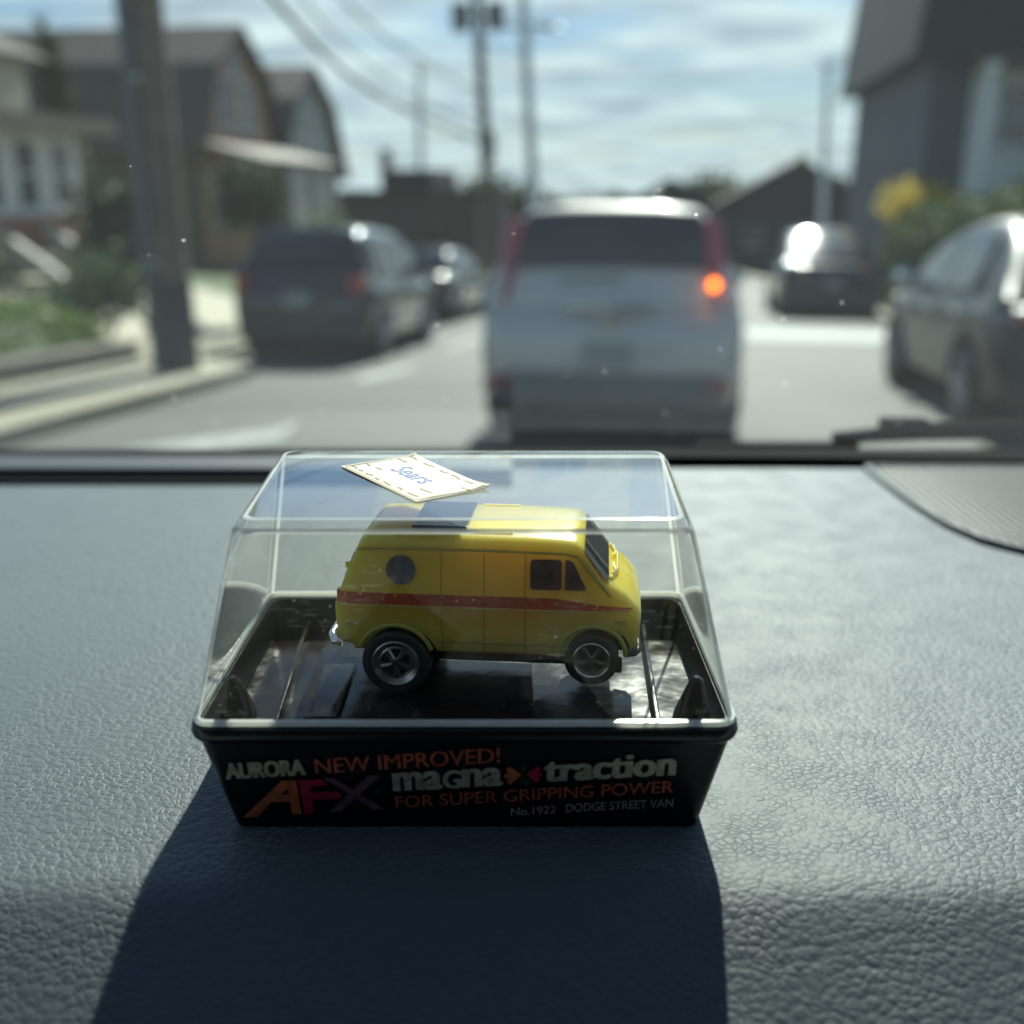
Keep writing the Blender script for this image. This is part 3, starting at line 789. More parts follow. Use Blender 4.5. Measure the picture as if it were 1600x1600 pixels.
GC = 'cables strung between the street poles'
def cable(label, pts, r):
    out = []
    for i in range(len(pts) - 1):
        for j in range(6):
            out.append((i, j / 6))
    P4 = [Vector(p) for p in pts]; res = []
    def cm(p0, p1, p2, p3, t): return .5 * ((2 * p1) + (p2 - p0) * t + (2 * p0 - 5 * p1 + 4 * p2 - p3) * t * t + (3 * p1 - p0 - 3 * p2 + p3) * t ** 3)
    for i, f in out:
        res.append(cm(P4[max(i - 1, 0)], P4[i], P4[i + 1], P4[min(i + 2, len(P4) - 1)], f))
    res.append(P4[-1])
    k = MB(); k.tube(res, r, 6); tag(k.build('cable', M['cable'], smooth=60), label, 'cable', GC)
cable('thick sagging cable from the near pole to the transformer pole, lowest of the bundle', [PZ(-5.1, 10, 5.0), PZ(-5.5, 14.4, 3.78), PZ(-6.2, 22, 3.2), PZ(-6.9, 38, 2.95)], .05)
cable('sagging cable just above the lowest thick cable of the bundle', [PZ(-5.1, 10, 5.7), PZ(-5.5, 14.4, 4.3), PZ(-6.2, 22, 3.6), PZ(-6.95, 38, 3.3)], .022)
cable('thin sagging cable, uppermost of the bundle running from the near pole', [PZ(-5.1, 10, 6.6), PZ(-5.5, 14.4, 5.1), PZ(-6.2, 22, 4.4), PZ(-7.05, 38, 4.6)], .03)
cable('high wire from the near pole top to the transformer pole crossarm', [PZ(-5.1, 10, 8.6), PZ(-6.1, 24, 8.2), PZ(-8.3, 38, 8.55)], .02)
cable('wire crossing the sky from the transformer pole towards the slate house', [PZ(-7.0, 38, 5.4), PZ(-1, 39, 5.0), PZ(6.6, 40, 5.6)], .018)
cable('lower wire crossing the sky from the transformer pole towards the slate house', [PZ(-7.0, 38, 4.0), PZ(-1, 39, 3.5), PZ(6.6, 40, 4.1)], .018)
cable('short slack wire between the transformer pole and the pale pole', [PZ(-7.2, 38, 6.5), PZ(-6.9, 42, 6.3), PZ(-6.5, 45, 6.9)], .03)

# ------------------------------------------------------------------ planting
hedge('hedge', 'low bright green clipped hedge on the bank at the left edge', 'hedge', -8.6, -6.35, 4.6, 10.9, .52, .30, G3, 3)
lw = MB(); lw.hexa([tuple(P(-6.32, 4.4, .0)), tuple(P(-6.10, 4.4, .0)), tuple(P(-6.10, 11.0, .0)), tuple(P(-6.32, 11.0, .0))], [tuple(P(-6.32, 4.4, .34)), tuple(P(-6.10, 4.4, .32)), tuple(P(-6.10, 11.0, .32)), tuple(P(-6.32, 11.0, .34))]); tag(lw.build('low_wall', principled('low_wall_stone', (.15, .13, .11), .9, var=.35, vscale=5, bump=.4, bscale=14)), 'low brown stone retaining wall under the bright green hedge', 'wall')
hedge('hedge', 'dark green hedge beside the parked car on the right', 'hedge', 5.0, 6.15, 14.0, 28.5, 2.35, .10, G2, 5, count=14000, leaf=.11)
GS = 'shrubs and small trees on the left bank'
tree('shrub', 'round dark shrub on the bank left of the near pole', 'shrub', -8.6, 15.0, 1.8, .80, G1, GS, 2600, .12, .05, .65, 11, low=.12)
tree('shrub', 'loose light green shrub low on the bank between the hedge and the near pole', 'shrub', -6.95, 11.9, .95, .75, G2, GS, 2000, .09, .03, .4, 12, low=.05)
tree('small_tree', 'small round-headed tree just right of the near pole', 'tree', -7.1, 17.2, 2.75, .72, G1, None, 3000, .12, .09, .3, 13, low=.40)
tree('shrub', 'dark shrub filling the gap behind the parked dark crossover', 'shrub', -7.2, 20.5, 1.5, .9, G1, GS, 2400, .12, .05, .3, 14, low=.1)
tree('shrub', 'pale green shrub in front of the pale grey house', 'shrub', -8.5, 25.5, 1.9, 1.1, G2, GS, 2400, .14, .05, .5, 15, low=.1)
tree('shrub', 'grey-green shrub low on the bank behind the bright hedge', 'shrub', -8.6, 11.6, 1.1, .85, G1, GS, 2000, .10, .04, .6, 16, low=.05)
tree('shrub', 'grey-green bushy shrub hugging the near pole on its left', 'shrub', -7.0, 12.9, 1.35, .62, G1, GS, 2200, .09, .04, .35, 19, low=.05)
tree('cypress_tree', 'slim dark cypress rising against the sky at the far left', 'tree', -12.62, 20.7, 5.5, .40, G4, None, 6000, .15, .12, .95, 17, low=.03, clump=30)
yb = tree('flowering_shrub', 'yellow flowering shrub behind the right hedge', 'shrub', 6.1, 28.2, 3.5, 1.25, GY, None, 3000, .15, .06, .1, 18, low=.35)
GT = 'trees at the bottom of the street'
for i, (u, v, h, w, lab) in enumerate([(4, 112, 9.8, 6, 'broad dark tree at the bottom of the street above the silver car roof'), (13, 110, 11.0, 7, 'tallest dark tree at the bottom of the street'), (22.5, 110, 10.6, 6, 'dark tree at the bottom of the street nearest the slate house'), (-6, 112, 8.6, 5.5, 'dark tree down the street between the pale pole and the silver car'), (-15, 96, 9, 6, 'dark tree behind the flat brick building')]):
    tree('tree', lab, 'tree', u, v, h, w, G1, GT, 2600, .75, .3, 0, 30 + i, low=.1, clump=14)

# ------------------------------------------------------------------ full-size cars
def car(name, label, u, v, sp, facing=1, group=None):
    """local frame: x right, y from tail (0) to nose (L), z up"""
    L, W, H, belt, hood, r = sp['L'], sp['W'] / 2, sp['H'], sp['belt'], sp['hood'], sp['r']
    zb = sp.get('zb', .24)
    rot = HEAD if facing == 1 else (TILT, 0, -YAW + math.pi)
    t = thing(name, label, sp.get('cat', 'car'), P(u, v), rot, group)
    pm = sp['paint']
    yb0, yr0, yr1, yb1 = sp['cab']
    fr = [0, .15, .5, .85, 1]
    def ring(y, zt, w, z0, crown=.02):
        half = [(.82 * w, z0), (.955 * w, z0 + .07), (w, z0 + .38 * (zt - z0)), (.995 * w, z0 + .72 * (zt - z0)), (.965 * w, zt - .06), (.90 * w, zt - .005), (.5 * w, zt + crown)]
        return [(x, y, z) for x, z in half] + [(-x, y, z) for x, z in reversed(half)]
    dk = sp.get('deck', belt)
    st = [(0, dk - .28, .84 * W, zb + .18), (.05, dk - .07, .93 * W, zb + .10), (.16, dk, .97 * W, zb + .04), (.5, dk, W, zb), (yb0 + .25, belt, W, zb), (L * .45, belt - .005, W, zb), (yb1 - .2, belt - .02, W, zb),
          (yb1 + .1, belt - .06, .995 * W, zb), (yb1 + (L - yb1) * .5, hood, .98 * W, zb), (L - .28, hood - .08, .93 * W, zb + .03), (L - .08, hood - .20, .86 * W, zb + .08), (L, hood - .36, .78 * W, zb + .16)]
    st.sort(key=lambda q: q[0])
    k = MB(); k.loft([ring(*q) for q in st]); k.build('body', pm, t, smooth=45)
    # greenhouse
    wb, wr = .93 * W, sp.get('wr', .74) * W
    def wat(z): return wb + (wr - wb) * max(0, (z - belt)) / (H - belt)
    def gring(y, zr):
        zr = max(zr, belt + .015); w1 = wat(zr)
        half = [(wb, belt - .05), (wat(belt + (zr - belt) * .55) + .012, belt + (zr - belt) * .55), (w1 + .01, zr - min(.07, (zr - belt) * .3)), (w1 - .06, zr - .012), (w1 * .5, zr + .015)]
        return [(x, y, z) for x, z in half] + [(-x, y, z) for x, z in reversed(half)]
    g = []
    fb = sp.get('fast', 0)
    for i in range(7):
        f = i / 6; g.append((yb0 + (yr0 - yb0) * f, belt + (H - .03 - belt) * (fb * f + (1 - fb) * math.sin(f * math.pi / 2) ** sp.get('bow', 1.0))))
    g.append(((yr0 + yr1) / 2, H))
    for i in range(7):
        f = 1 - i / 6; g.append((yb1 + (yr1 - yb1) * f, belt + (H - .03 - belt) * math.sin(f * math.pi / 2) ** sp.get('bowf', .9)))
    k = MB(); k.loft([gring(*q) for q in g]); k.build('roof', pm, t, smooth=50)
    def roofz(y):
        for (a, za), (b_, zb_) in zip(g, g[1:]):
            if a <= y <= b_: return za + (zb_ - za) * (y - a) / max(1e-6, b_ - a)
        return belt
    # side glass: follows the roof line
    for s in (-1, 1):
        for (ya, yb_) in sp['side']:
            n = 8; lo, hi = [], []
            for i in range(n + 1):
                y = ya + (yb_ - ya) * i / n; zt = roofz(y) - .10
                if zt < belt + .06: zt = belt + .06
                lo.append((y, belt + .045)); hi.append((y, zt))
            poly = [(s * (wat(z) + .022), y, z) for y, z in lo] + [(s * (wat(z) + .022), y, z) for y, z in reversed(hi)]
            q = MB(); q.prism(poly, (0, 0, 0), (s * .012, 0, 0)); q.build('side_window', M['glass'], t)
    # rear window and windscreen, offset from the shell
    def pane(nm, ya, yb_, f0, f1, sgn):
        q = MB(); n = 6; rows = []
        for i in range(n + 1):
            f = f0 + (f1 - f0) * i / n; y = ya + (yb_ - ya) * f; z = roofz(y)
            w = wat(z) - .07 if z < H - .02 else wat(z) - .1
            rows.append([(w * a, y - sgn * .02, z + .022 + sp.get('bulge', .02) * (1 - a * a)) for a in [-1 + h_ / 6 for h_ in range(13)]])
        o = len(q.v)
        for rw in rows: q.v += [Vector(p) for p in rw]
        for i in range(n):
            for j in range(12):
                a = o + i * 13 + j; q.face((a, a + 1, a + 14, a + 13))
        q.build(nm, M['glass'], t, smooth=60, fix=False)
    pane('rear_window', yb0, yr0, sp.get('rw0', .10), sp.get('rw1', .82), 1)
    pane('windscreen', yb1, yr1, .08, .85, -1)
    # wheels
    for y in sp['wheels']:
        for s in (-1, 1):
            q = MB(); q.lathe([(r * .62, -.10), (r * .9, -.115), (r, -.09), (r, .09), (r * .9, .115), (r * .62, .10)], 'x', (s * (W - .10), y, r), 28); ty = q.build('wheel', M['tyre'], t, smooth=40)
            q = MB(); x0 = s * (W - .10) + s * .105
            q.lathe([(0, s * .0), (r * .16, s * .0), (r * .5, -s * .025), (r * .60, s * .005), (r * .64, -s * .01)], 'x', (x0, y, r), 28)
            for a in range(5):
                an = 2 * math.pi * a / 5; q.tube([(x0 + s * .004, y + r * .12 * math.cos(an), r + r * .12 * math.sin(an)), (x0 + s * .004, y + r * .58 * math.cos(an), r + r * .58 * math.sin(an))], .028, 6)
            q.build('rim', M['rim'], ty, smooth=40)
            q = MB()  # dark wheel-arch lip
            q.lathe([(r * 1.05, -.02), (r * 1.17, -.02), (r * 1.17, .008), (r * 1.05, .008)], 'x', (s * (W - .004), y, r), 20, math.pi, 0); q.build('wheel_arch', M['black_trim'], t, smooth=40)
    q = MB(); q.box((0, L * .5, zb * .5 + .06), (1.5 * W, L - .9, zb - .02)); q.build('underbody', M['black_trim'], t)
    # bumpers, mirrors, handles, lamps
    q = MB(); q.box((0, .02, zb + .17), (1.72 * W, .16, .24)); q.build('rear_bumper', sp.get('bumper', pm), t, bevel=.05)
    q = MB(); q.box((0, L - .05, zb + .2), (1.66 * W, .18, .26)); q.build('front_bumper', sp.get('bumper', pm), t, bevel=.05)
    for s in (-1, 1):
        q = MB(); q.hexa([(s * (W + .02) - .11, yb1 - .42, belt + .03), (s * (W + .02) + .11, yb1 - .42, belt + .03), (s * (W + .02) + .10, yb1 - .28, belt + .04), (s * (W + .02) - .10, yb1 - .28, belt + .04)],
                         [(s * (W + .02) - .11, yb1 - .42, belt + .18), (s * (W + .02) + .11, yb1 - .42, belt + .17), (s * (W + .02) + .08, yb1 - .30, belt + .16), (s * (W + .02) - .10, yb1 - .30, belt + .16)])
        q.build('mirror', sp.get('mirror', pm), t, bevel=.025, smooth=50)
        for ya, yb_ in sp['side'][:2]:
            q = MB(); q.box((s * (W + .012), ya + .15, belt - .13), (.03, .2, .035)); q.build('handle', sp.get('handle', pm), t, bevel=.008)
        q = MB(); q.box((s * .70 * W, L - .12, hood - .19), (.36 * W, .16, .15), Matrix.Rotation(-s * .35, 3, 'Z')); q.build('headlight', M['lamp_clear'], t, bevel=.03)
        x0, x1, z0, z1, y0 = sp['tail']
        q = MB(); q.hexa([(s * x0, y0 - .03, z0), (s * x1, y0 + .05, z0), (s * x1, y0 + .25, z0), (s * x0, y0 + .2, z0)], [(s * (x0 - sp.get('tin', 0)), y0 - .03 + sp.get('tlean', 0), z1), (s * (x1 - sp.get('tin', 0)), y0 + .05 + sp.get('tlean', 0), z1), (s * (x1 - sp.get('tin', 0)), y0 + .25 + sp.get('tlean', 0), z1), (s * (x0 - sp.get('tin', 0)), y0 + .2 + sp.get('tlean', 0), z1)])
        q.build('tail_light', M['tail_red'], t, bevel=.015)
    q = MB(); q.box((0, -.025, sp.get('plz', zb + .42)), (.34, .02, .17)); q.build('number_plate', M['plate'], t)
    return t

SILVER = paint('silver_paint', (.52, .505, .46), .2, .45)
DARKSUV = paint('charcoal_paint', (.022, .026, .03), .4, .3)
DARK2 = paint('black_paint', (.016, .018, .02), .3, .25)
GREYG = principled('grey_green_paint', (.035, .038, .036), .38, metal=.2, coat=.25, spec=.4)
BLACKC = paint('jet_paint', (.012, .013, .016), .3, .25)
LOWER = principled('grey_bumper_plastic', (.09, .10, .105), .6)
suv = car('silver_crossover', 'silver crossover ahead in the lane with amber indicator lit', -.46, 7.0,
    dict(L=4.5, W=1.86, H=1.70, belt=1.04, hood=1.0, r=.35, paint=SILVER, cab=(.06, .42, 2.5, 3.35), side=[(1.15, 1.95), (2.02, 2.95), (.5, 1.05)], wheels=(.85, 3.55),
         tail=(.70, .82, 1.02, 1.58, .05), tin=.10, tlean=.13, bumper=LOWER, wr=.665, rw0=.14, rw1=.66, bow=.8, plz=.68, zb=.26), group='cars driving down the street')
q = MB(); q.lathe([(0, -.03), (.026, -.03), (.034, -.01), (.034, .03), (0, .03)], 'y', (.695, .005, 1.15), 20); q.build('indicator_light', M['amber_on'], suv, smooth=40)
q = MB(); q.box((0, -.03, 1.0), (.62, .05, .05)); q.build('tailgate_handle', M['chrome'], suv, bevel=.012)
q = MB(); q.lathe([(.05, -.01), (.075, -.01), (.075, .01), (.05, .01)], 'y', (0, -.02, .92), 20); q.box((0, -.02, .92), (.12, .012, .02)); q.build('badge', M['chrome'], suv)
q = MB(); q.tube([(-.35, -.03, 1.17), (.1, -.045, 1.19)], .01, 6); q.build('rear_wiper', M['black_trim'], suv)
q = MB(); q.hexa([(.26, .62, 1.69), (.32, .62, 1.69), (.31, .82, 1.69), (.27, .82, 1.69)], [(.28, .66, 1.76), (.30, .66, 1.76), (.30, .76, 1.71), (.28, .76, 1.71)]); q.build('roof_glint_fin', M['chrome'], suv, bevel=.006, smooth=60)  # small chrome wedge added on the roof to catch a sun glint
for s in (-1, 1):
    q = MB(); q.box((s * .76, -.07, .48), (.16, .02, .06)); q.build('reflector', M['tail_red'], suv, bevel=.008)

GL = 'cars parked along the left kerb'
car('crossover', 'black crossover parked by the left kerb, beyond the near pole', -4.62, 12.2,
    dict(L=3.9, W=1.80, H=1.66, belt=1.02, hood=.98, r=.35, paint=DARKSUV, cab=(.10, .62, 2.1, 2.95), side=[(1.1, 1.75), (1.82, 2.6), (.6, 1.02)], wheels=(.75, 3.1),
         tail=(.66, .84, .82, 1.08, .02), wr=.74, rw0=.15, plz=.78), group=GL)
car('sedan', 'black sedan parked further down the left kerb, ahead of the crossover', -5.22, 19.6,
    dict(L=4.6, W=1.80, H=1.46, belt=.93, hood=.88, r=.33, paint=DARK2, cab=(.55, 1.35, 2.5, 3.5), side=[(1.3, 2.1), (2.17, 3.1)], wheels=(.95, 3.65),
         tail=(.60, .82, .68, .86, .02), wr=.72, deck=.95, rw0=.08, plz=.62), group=GL)
GR = 'cars parked along the right kerb'
car('sedan', 'grey sedan nearest on the right, its roof glinting in the sun', 3.22, 7.75,
    dict(L=4.7, W=1.84, H=1.68, belt=1.05, hood=1.0, r=.36, paint=GREYG, cab=(.25, 1.45, 2.3, 3.75), side=[(1.15, 2.1), (2.17, 3.2)], wheels=(.98, 3.75),
         tail=(.62, .84, .72, .92, .02), wr=.66, deck=1.0, rw0=.05, plz=.6, bow=1.0, mirror=M['chrome'], handle=M['chrome']), group=GR)
car('sedan', 'black sedan further down on the right, its rear window flashing in the sun', 3.40, 24.0,
    dict(L=4.6, W=2.25, H=2.0, belt=1.22, hood=1.05, r=.36, paint=BLACKC, cab=(.35, 2.05, 2.6, 3.5), fast=.8, bulge=.09, side=[(1.5, 2.1), (2.17, 3.1)], wheels=(.95, 3.65),
         tail=(.60, .86, .98, 1.14, .02), wr=.74, deck=1.2, rw0=.05, plz=.75, bumper=LOWER), group=GR)

# =====================================================================================
# THE CAR WE SIT IN: dashboard, windscreen, cabin (frame: dashboard top is z = 0)
# =====================================================================================
ci = thing('car_interior', 'black leather-grained dashboard and dusty windscreen of the car the photo is taken from', 'car interior', (0, 0, DASH))
def dash_z(x, y):
    if y < .200:
        d = .200 - y; z = -(.47 * d - .47 * .005) if d > .010 else -.47 * d * d / .020
        if d > .07: z -= (d - .07) ** 2 * 6
    else: z = 0.0
    if y > .40: z += .10 * (y - .40) ** 2 * (1.0 if x < 0 else .5)
    z += .0012 * noise.noise(Vector((x * 5, y * 7, 0))) * min(1, max(0, abs(x + .011) - .07) / .05)
    return z
b = MB()
xs = [-.78 + 1.56 * i / 130 for i in range(131)]
ys = [-.02 + .02 * i for i in range(8)] + [.14 + .004 * i for i in range(20)] + [.22 + .012 * i for i in range(29)]
ys = [y for y in ys if y < .558] + [.558, .560]
for y in ys:
    for x in xs: b.v.append(Vector((x, y, dash_z(x, y) - (.02 if y > .559 else 0))))
n = len(xs)
for i in range(len(ys) - 1):
    for j in range(n - 1):
        a = i * n + j; b.face((a, a + 1, a + n + 1, a + n))
b.build('dashboard', M['leather'], ci, smooth=80, fix=False)
k = MB(); k.prism([(-.78, .559, -.03), (.78, .559, -.03), (.78, .602, -.022), (-.78, .602, -.022)], (0, 0, 0), (0, 0, .024)); k.build('cowl_trim', M['black_trim'], ci)
k = MB(); k.box((-.385, .5285, .0005), (.77, .010, .006)); k.build('seam', M['black_trim'], ci)
k = MB(); k.box((-.385, .5485, .003), (.77, .027, .010)); k.build('defroster_strip', M['dark_trim'], ci, bevel=.002)
# speaker grille, a low dome right of centre
b = MB(); NR = 14
outl = [(.199, .556), (.199, .52), (.2005, .485), (.204, .455), (.211, .434), (.224, .419), (.245, .409), (.275, .403), (.32, .400), (.40, .400), (.46, .404), (.50, .415), (.52, .44), (.525, .48), (.525, .52), (.525, .556)]
outl = [tuple(Vector(outl[i]).lerp(Vector(outl[(i + 1) % len(outl)]), f / 3)) for i in range(len(outl)) for f in range(3)]
cx0, cy0 = .362, .482
for i in range(NR + 1):
    f = 1 - i / NR
    for (x, y) in outl:
        px, py = cx0 + (x - cx0) * f, cy0 + (y - cy0) * f
        b.v.append(Vector((px, py, dash_z(px, py) + .001 + .004 * (1 - f ** 8) + .003 * (1 - f * f))))
m = len(outl)
for i in range(NR):
    for j in range(m):
        a = i * m + j; c = i * m + (j + 1) % m; b.face((a, c, c + m, a + m))
b.build('speaker_grille', M['grille'], ci, smooth=60)
k = MB(); k.tube([(x, y, dash_z(x, y) + .001) for x, y in outl] + [(outl[0][0], outl[0][1], dash_z(*outl[0]) + .001)], .0022, 8); k.build('grille_rim', M['leather'], ci, smooth=60)
# windscreen pane
ws = MB(); NX, NY = 24, 10
for i in range(NY + 1):
    f = i / NY; y = .605 - .855 * f; z = -.012 + .482 * f; w = .74 - .12 * f
    for j in range(NX + 1):
        a = -1 + 2 * j / NX; ws.v.append(Vector((w * a, y - .06 * a * a, z)))
for i in range(NY):
    for j in range(NX):
        a = i * (NX + 1) + j; ws.face((a, a + 1, a + NX + 2, a + NX + 1))
ws.build('windscreen', M['screen'], ci, smooth=80, fix=False)
# wiper parked at the foot of the glass, outside
k = MB(); k.tube([(.20, .622, .004), (.26, .628, .007), (.45, .622, .011), (.72, .590, .016)], [.004, .006, .006, .005], 8); k.box((.245, .628, .009), (.028, .012, .012)); k.box((.165, .622, -.002), (.1, .008, .006)); k.build('wiper', M['black_trim'], ci, smooth=50)
# roof, pillars, doors, rear wall close the cabin
k = MB(); k.box((0, -1.13, .50), (1.34, 1.76, .03)); k.build('roof_lining', M['cabin'], ci)
for s in (-1, 1):
    k = MB(); k.tube([(s * .76, .56, -.02), (s * .70, .15, .24), (s * .66, -.27, .50)], .035, 8); k.build('pillar', M['dark_trim'], ci, smooth=50)
    k = MB(); k.box((s * .80, -.8, -.28), (.06, 2.6, .72)); k.build('door', M['cabin'], ci)
    k = MB(); k.box((s * .74, -1.28, .28), (.06, 1.5, .46)); k.build('side_light_block', M['cabin'], ci)  # unseen solid panel, added to cut fill light on the case
k = MB(); k.box((0, -2.0, -.05), (1.5, .12, 1.12)); k.build('rear_bulkhead', M['cabin'], ci, bevel=.03)  # unseen wall, raised to the roof to cut light from behind
k = MB(); k.box((0, -.8, -.62), (1.6, 2.6, .05)); k.build('floor_mat', M['cabin'], ci)

# =====================================================================================
# THE DISPLAY CASE
# =====================================================================================
CX, CY = -.0112, .2531
case = thing('display_case', 'clear plastic display case with black printed base, holding the yellow toy van', 'display case', (CX, CY, DASH))
H_R = .0312
bs = MB()
prof = [(.0555, .0325, .0015, .003), (.0573, .0340, .0, .0030), (.0577, .0342, .001, .0032), (.0628, .0395, .0262, .0036), (.0635, .0404, .0268, .0045), (.0645, .0415, .0278, .006), (.0648, .0418, .0290, .006), (.0645, .0415, .0308, .006), (.0638, .0408, H_R, .006), (.0620, .0390, H_R - .0002, .005), (.0612, .0382, .0295, .005), (.0605, .0375, .0225, .005)]
order = [prof[1], prof[2]] + prof[3:]
bs.loft([rrect(*p[:2], p[3], p[2]) for p in order], True, True, False)
base = bs.build('base', M['black_gloss'], case, smooth=35)
# inner tray: floor, ridges, pedestal; corner fins added in place of dark lid reflections
k = MB(); k.loft([rrect(.0607, .0377, .005, .0195), rrect(.0607, .0377, .005, .0222)]); tray = k.build('tray', M['tray'], case, smooth=35)
k = MB(); k.hexa([(-.0435, -.0335, .0215), (.0172, -.0335, .0215), (.0172, .030, .0215), (-.0435, .030, .0215)], [(-.0428, -.0325, .0262), (.0166, -.0325, .0262), (.0166, .0295, .0262), (-.0428, .0295, .0262)])
k.hexa([(-.0405, -.029, .0255), (-.031, -.029, .0255), (-.031, .002, .0255), (-.0405, .002, .0255)], [(-.040, -.0285, .0275), (-.0315, -.0285, .0275), (-.0315, .0015, .0275), (-.040, .0015, .0275)])
k.build('pedestal', M['tray'], case, bevel=.0006, smooth=35)
for s in (-1, 1):
    k = MB(); x0 = s * .0468; k.hexa([(x0 - .0012, -.035, .0215), (x0 + .0012, -.035, .0215), (x0 + .0012 + s * .004, .034, .0215), (x0 - .0012 + s * .004, .034, .0215)], [(x0 - .0006, -.035, .0258), (x0 + .0006, -.035, .0258), (x0 + .0006 + s * .004, .034, .0258), (x0 - .0006 + s * .004, .034, .0258)])
    k.build('ridge', M['tray'], case, bevel=.0003, smooth=35)
    for sy in (-1,):
        k = MB(); px, py = s * .0545, sy * .0318
        k.loft([rrect(.0052, .0048, .002, .0215, 4, (px, py)), rrect(.0040, .0036, .0018, .030, 4, (px, py)), rrect(.0016, .0015, .0012, .0392, 4, (px + s * .0006, py + sy * .0006)), rrect(.0006, .0006, .0005, .0402, 4, (px + s * .0006, py + sy * .0006))])
        k.build('reflection_fin', M['tray'], case, smooth=40)
# lid: thin shell; pale strips on its rounded edges stand in for refracted light
ZT = .0789
def lid_ring(f, ins=0.0, dz=0.0):
    """f=0 at the rim, 1 at the top: half sizes front/back differ a little"""
    z = H_R + .0002 + (ZT - H_R - .0002) * f + dz
    wf = .0634 + (.0525 - .0634) * f - ins; wk = .0634 + (.0556 - .0634) * f - ins
    dy = (.0404 + (.0325 - .0404) * f - ins, .0404 + (.0362 - .0404) * f - ins)
    return z, wf, wk, dy
def lid_loop(z, wf, wk, dy, r, n=5):
    out = []
    for sx, sy, a0 in ((1, -1, -90), (1, 1, 0), (-1, 1, 90), (-1, -1, 180)):
        w = wf if sy < 0 else wk
        for q in range(n + 1):
            a = R(a0 + 90 * q / n); out.append((sx * (w - r) + r * math.cos(a), sy * (dy[0 if sy < 0 else 1] - r) + r * math.sin(a), z))
    return out
ld = MB(); N = 5; LN = 4 * (N + 1)
TH = .0013
def shell(ins):
    rs = []
    for f in (0.0, .35, .7, .94): rs.append(lid_loop(*lid_ring(f, ins), max(.0012, .0036 - ins), N))
    z, wf, wk, dy = lid_ring(1.0, ins)
    for q in range(1, 5):
        a = R(90 * q / 4); rr = .0026
        z0 = lid_ring(.94, ins)[0]
        rs.append(lid_loop(z0 + (ZT - ins - z0) * math.sin(a), wf - rr * (1 - math.cos(a)) , wk - rr * (1 - math.cos(a)), (dy[0] - rr * (1 - math.cos(a)), dy[1] - rr * (1 - math.cos(a))), max(.0012, .0036 - ins), N))
    return rs
def put(rs):
    o = len(ld.v)
    for rg in rs: ld.v += [Vector(p) for p in rg]
    for i in range(len(rs) - 1):
        for j in range(LN):
            corner = (j % (N + 1)) == 2
            ld.mat(M['edge_glow'] if (i in (3, 6) or (corner and i < 3)) else M['clear'])
            a = o + i * LN + j; c = o + i * LN + (j + 1) % LN
            ld.face((a, c, c + LN, a + LN))
    ld.mat(M['clear']); e = o + (len(rs) - 1) * LN
    ld.face([e + j for j in range(LN)])
    return o
o1 = put(shell(0.0)); 
ld.mat(M['edge_glow'])
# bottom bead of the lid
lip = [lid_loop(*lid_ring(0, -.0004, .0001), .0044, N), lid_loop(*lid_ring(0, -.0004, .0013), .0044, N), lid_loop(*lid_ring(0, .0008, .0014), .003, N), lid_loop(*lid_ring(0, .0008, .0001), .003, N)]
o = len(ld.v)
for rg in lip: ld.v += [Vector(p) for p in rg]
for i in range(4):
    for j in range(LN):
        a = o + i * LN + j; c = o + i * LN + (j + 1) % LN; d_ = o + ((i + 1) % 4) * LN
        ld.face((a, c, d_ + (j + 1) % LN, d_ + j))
lid = ld.build('lid', None, case, smooth=40)

# printing on the front of the base
FY0, FZ0 = -.0342 - .0003, .001
FSL = (-.0395 + .0342) / (.0262 - .001)
def face_px(px, py):
    """where the sight line of a photo pixel meets the printed face (used once to measure the artwork): case frame x, z"""
    c, s = math.cos(PITCH), math.sin(PITCH)
    d = Vector(((px - 800) / 1602, c + (800 - py) / 1602 * s, -s + (800 - py) / 1602 * c))
    y0 = CY + FY0; z0 = FZ0
    # (d.y t - y0) = FSL * (CAMZ-DASH + d.z t - z0)
    tt = (y0 + FSL * (CAMZ - DASH - z0)) / (d.y - FSL * d.z)
    return d.x * tt - CX, CAMZ - DASH + d.z * tt
def on_face(x, z, lift=.00025): return Vector((x, FY0 + FSL * (z - FZ0) - lift, z))
def print_text(txt, p0, p1, hpx, mat, bold=0.0, shifts=(0,)):
    vs, fs, (x0, x1, y0, y1) = text_mesh(txt, bold)
    a = Vector(face_px(*p0)); e = Vector(face_px(*p1)); up = Vector(face_px(p0[0], p0[1] - hpx)) - a
    ex = (e - a) / (x1 - x0); ey = up.length / (y1 - y0) * Vector((0, 1))
    pr.mat(mat)
    for n_, sh in enumerate(shifts):
        o = len(pr.v)
        for x, y in vs:
            q = a + ex * (x - x0 + sh) + ey * (y - y0); pr.v.append(on_face(q.x, q.y, .00022 + .00003 * n_))
        for f in fs: pr.face([o + i for i in f])
def print_poly(pts, org, sc, mat, lift=.00025):
    pr.mat(mat); o = len(pr.v)
    for x, y in pts:
        q = face_px(org[0] + x / sc, org[1] + y / sc); pr.v.append(on_face(q[0], q[1], lift))
    pr.face(list(range(o, o + len(pts))))
pr = MB()
SI = M['silver_ink']; OI = M['orange_ink']
print_text('AURORA', (355, 1217.5), (478, 1210.5), 25, SI, .02, (-.05, 0, .05))
print_text('\u00ae', (477, 1194), (484, 1193.5), 7, M['purple_ink'])
print_text('NEW IMPROVED!', (494, 1208.6), (781, 1190.5), 23, OI, .0, (-.018, .0, .018))
print_text('ma', (616.5, 1236), (690, 1232.3), 29, SI, .014, (-.035, 0, .035))
print_text('G', (693.5, 1232), (721, 1230.6), 28.5, SI, .014, (-.035, 0, .035))
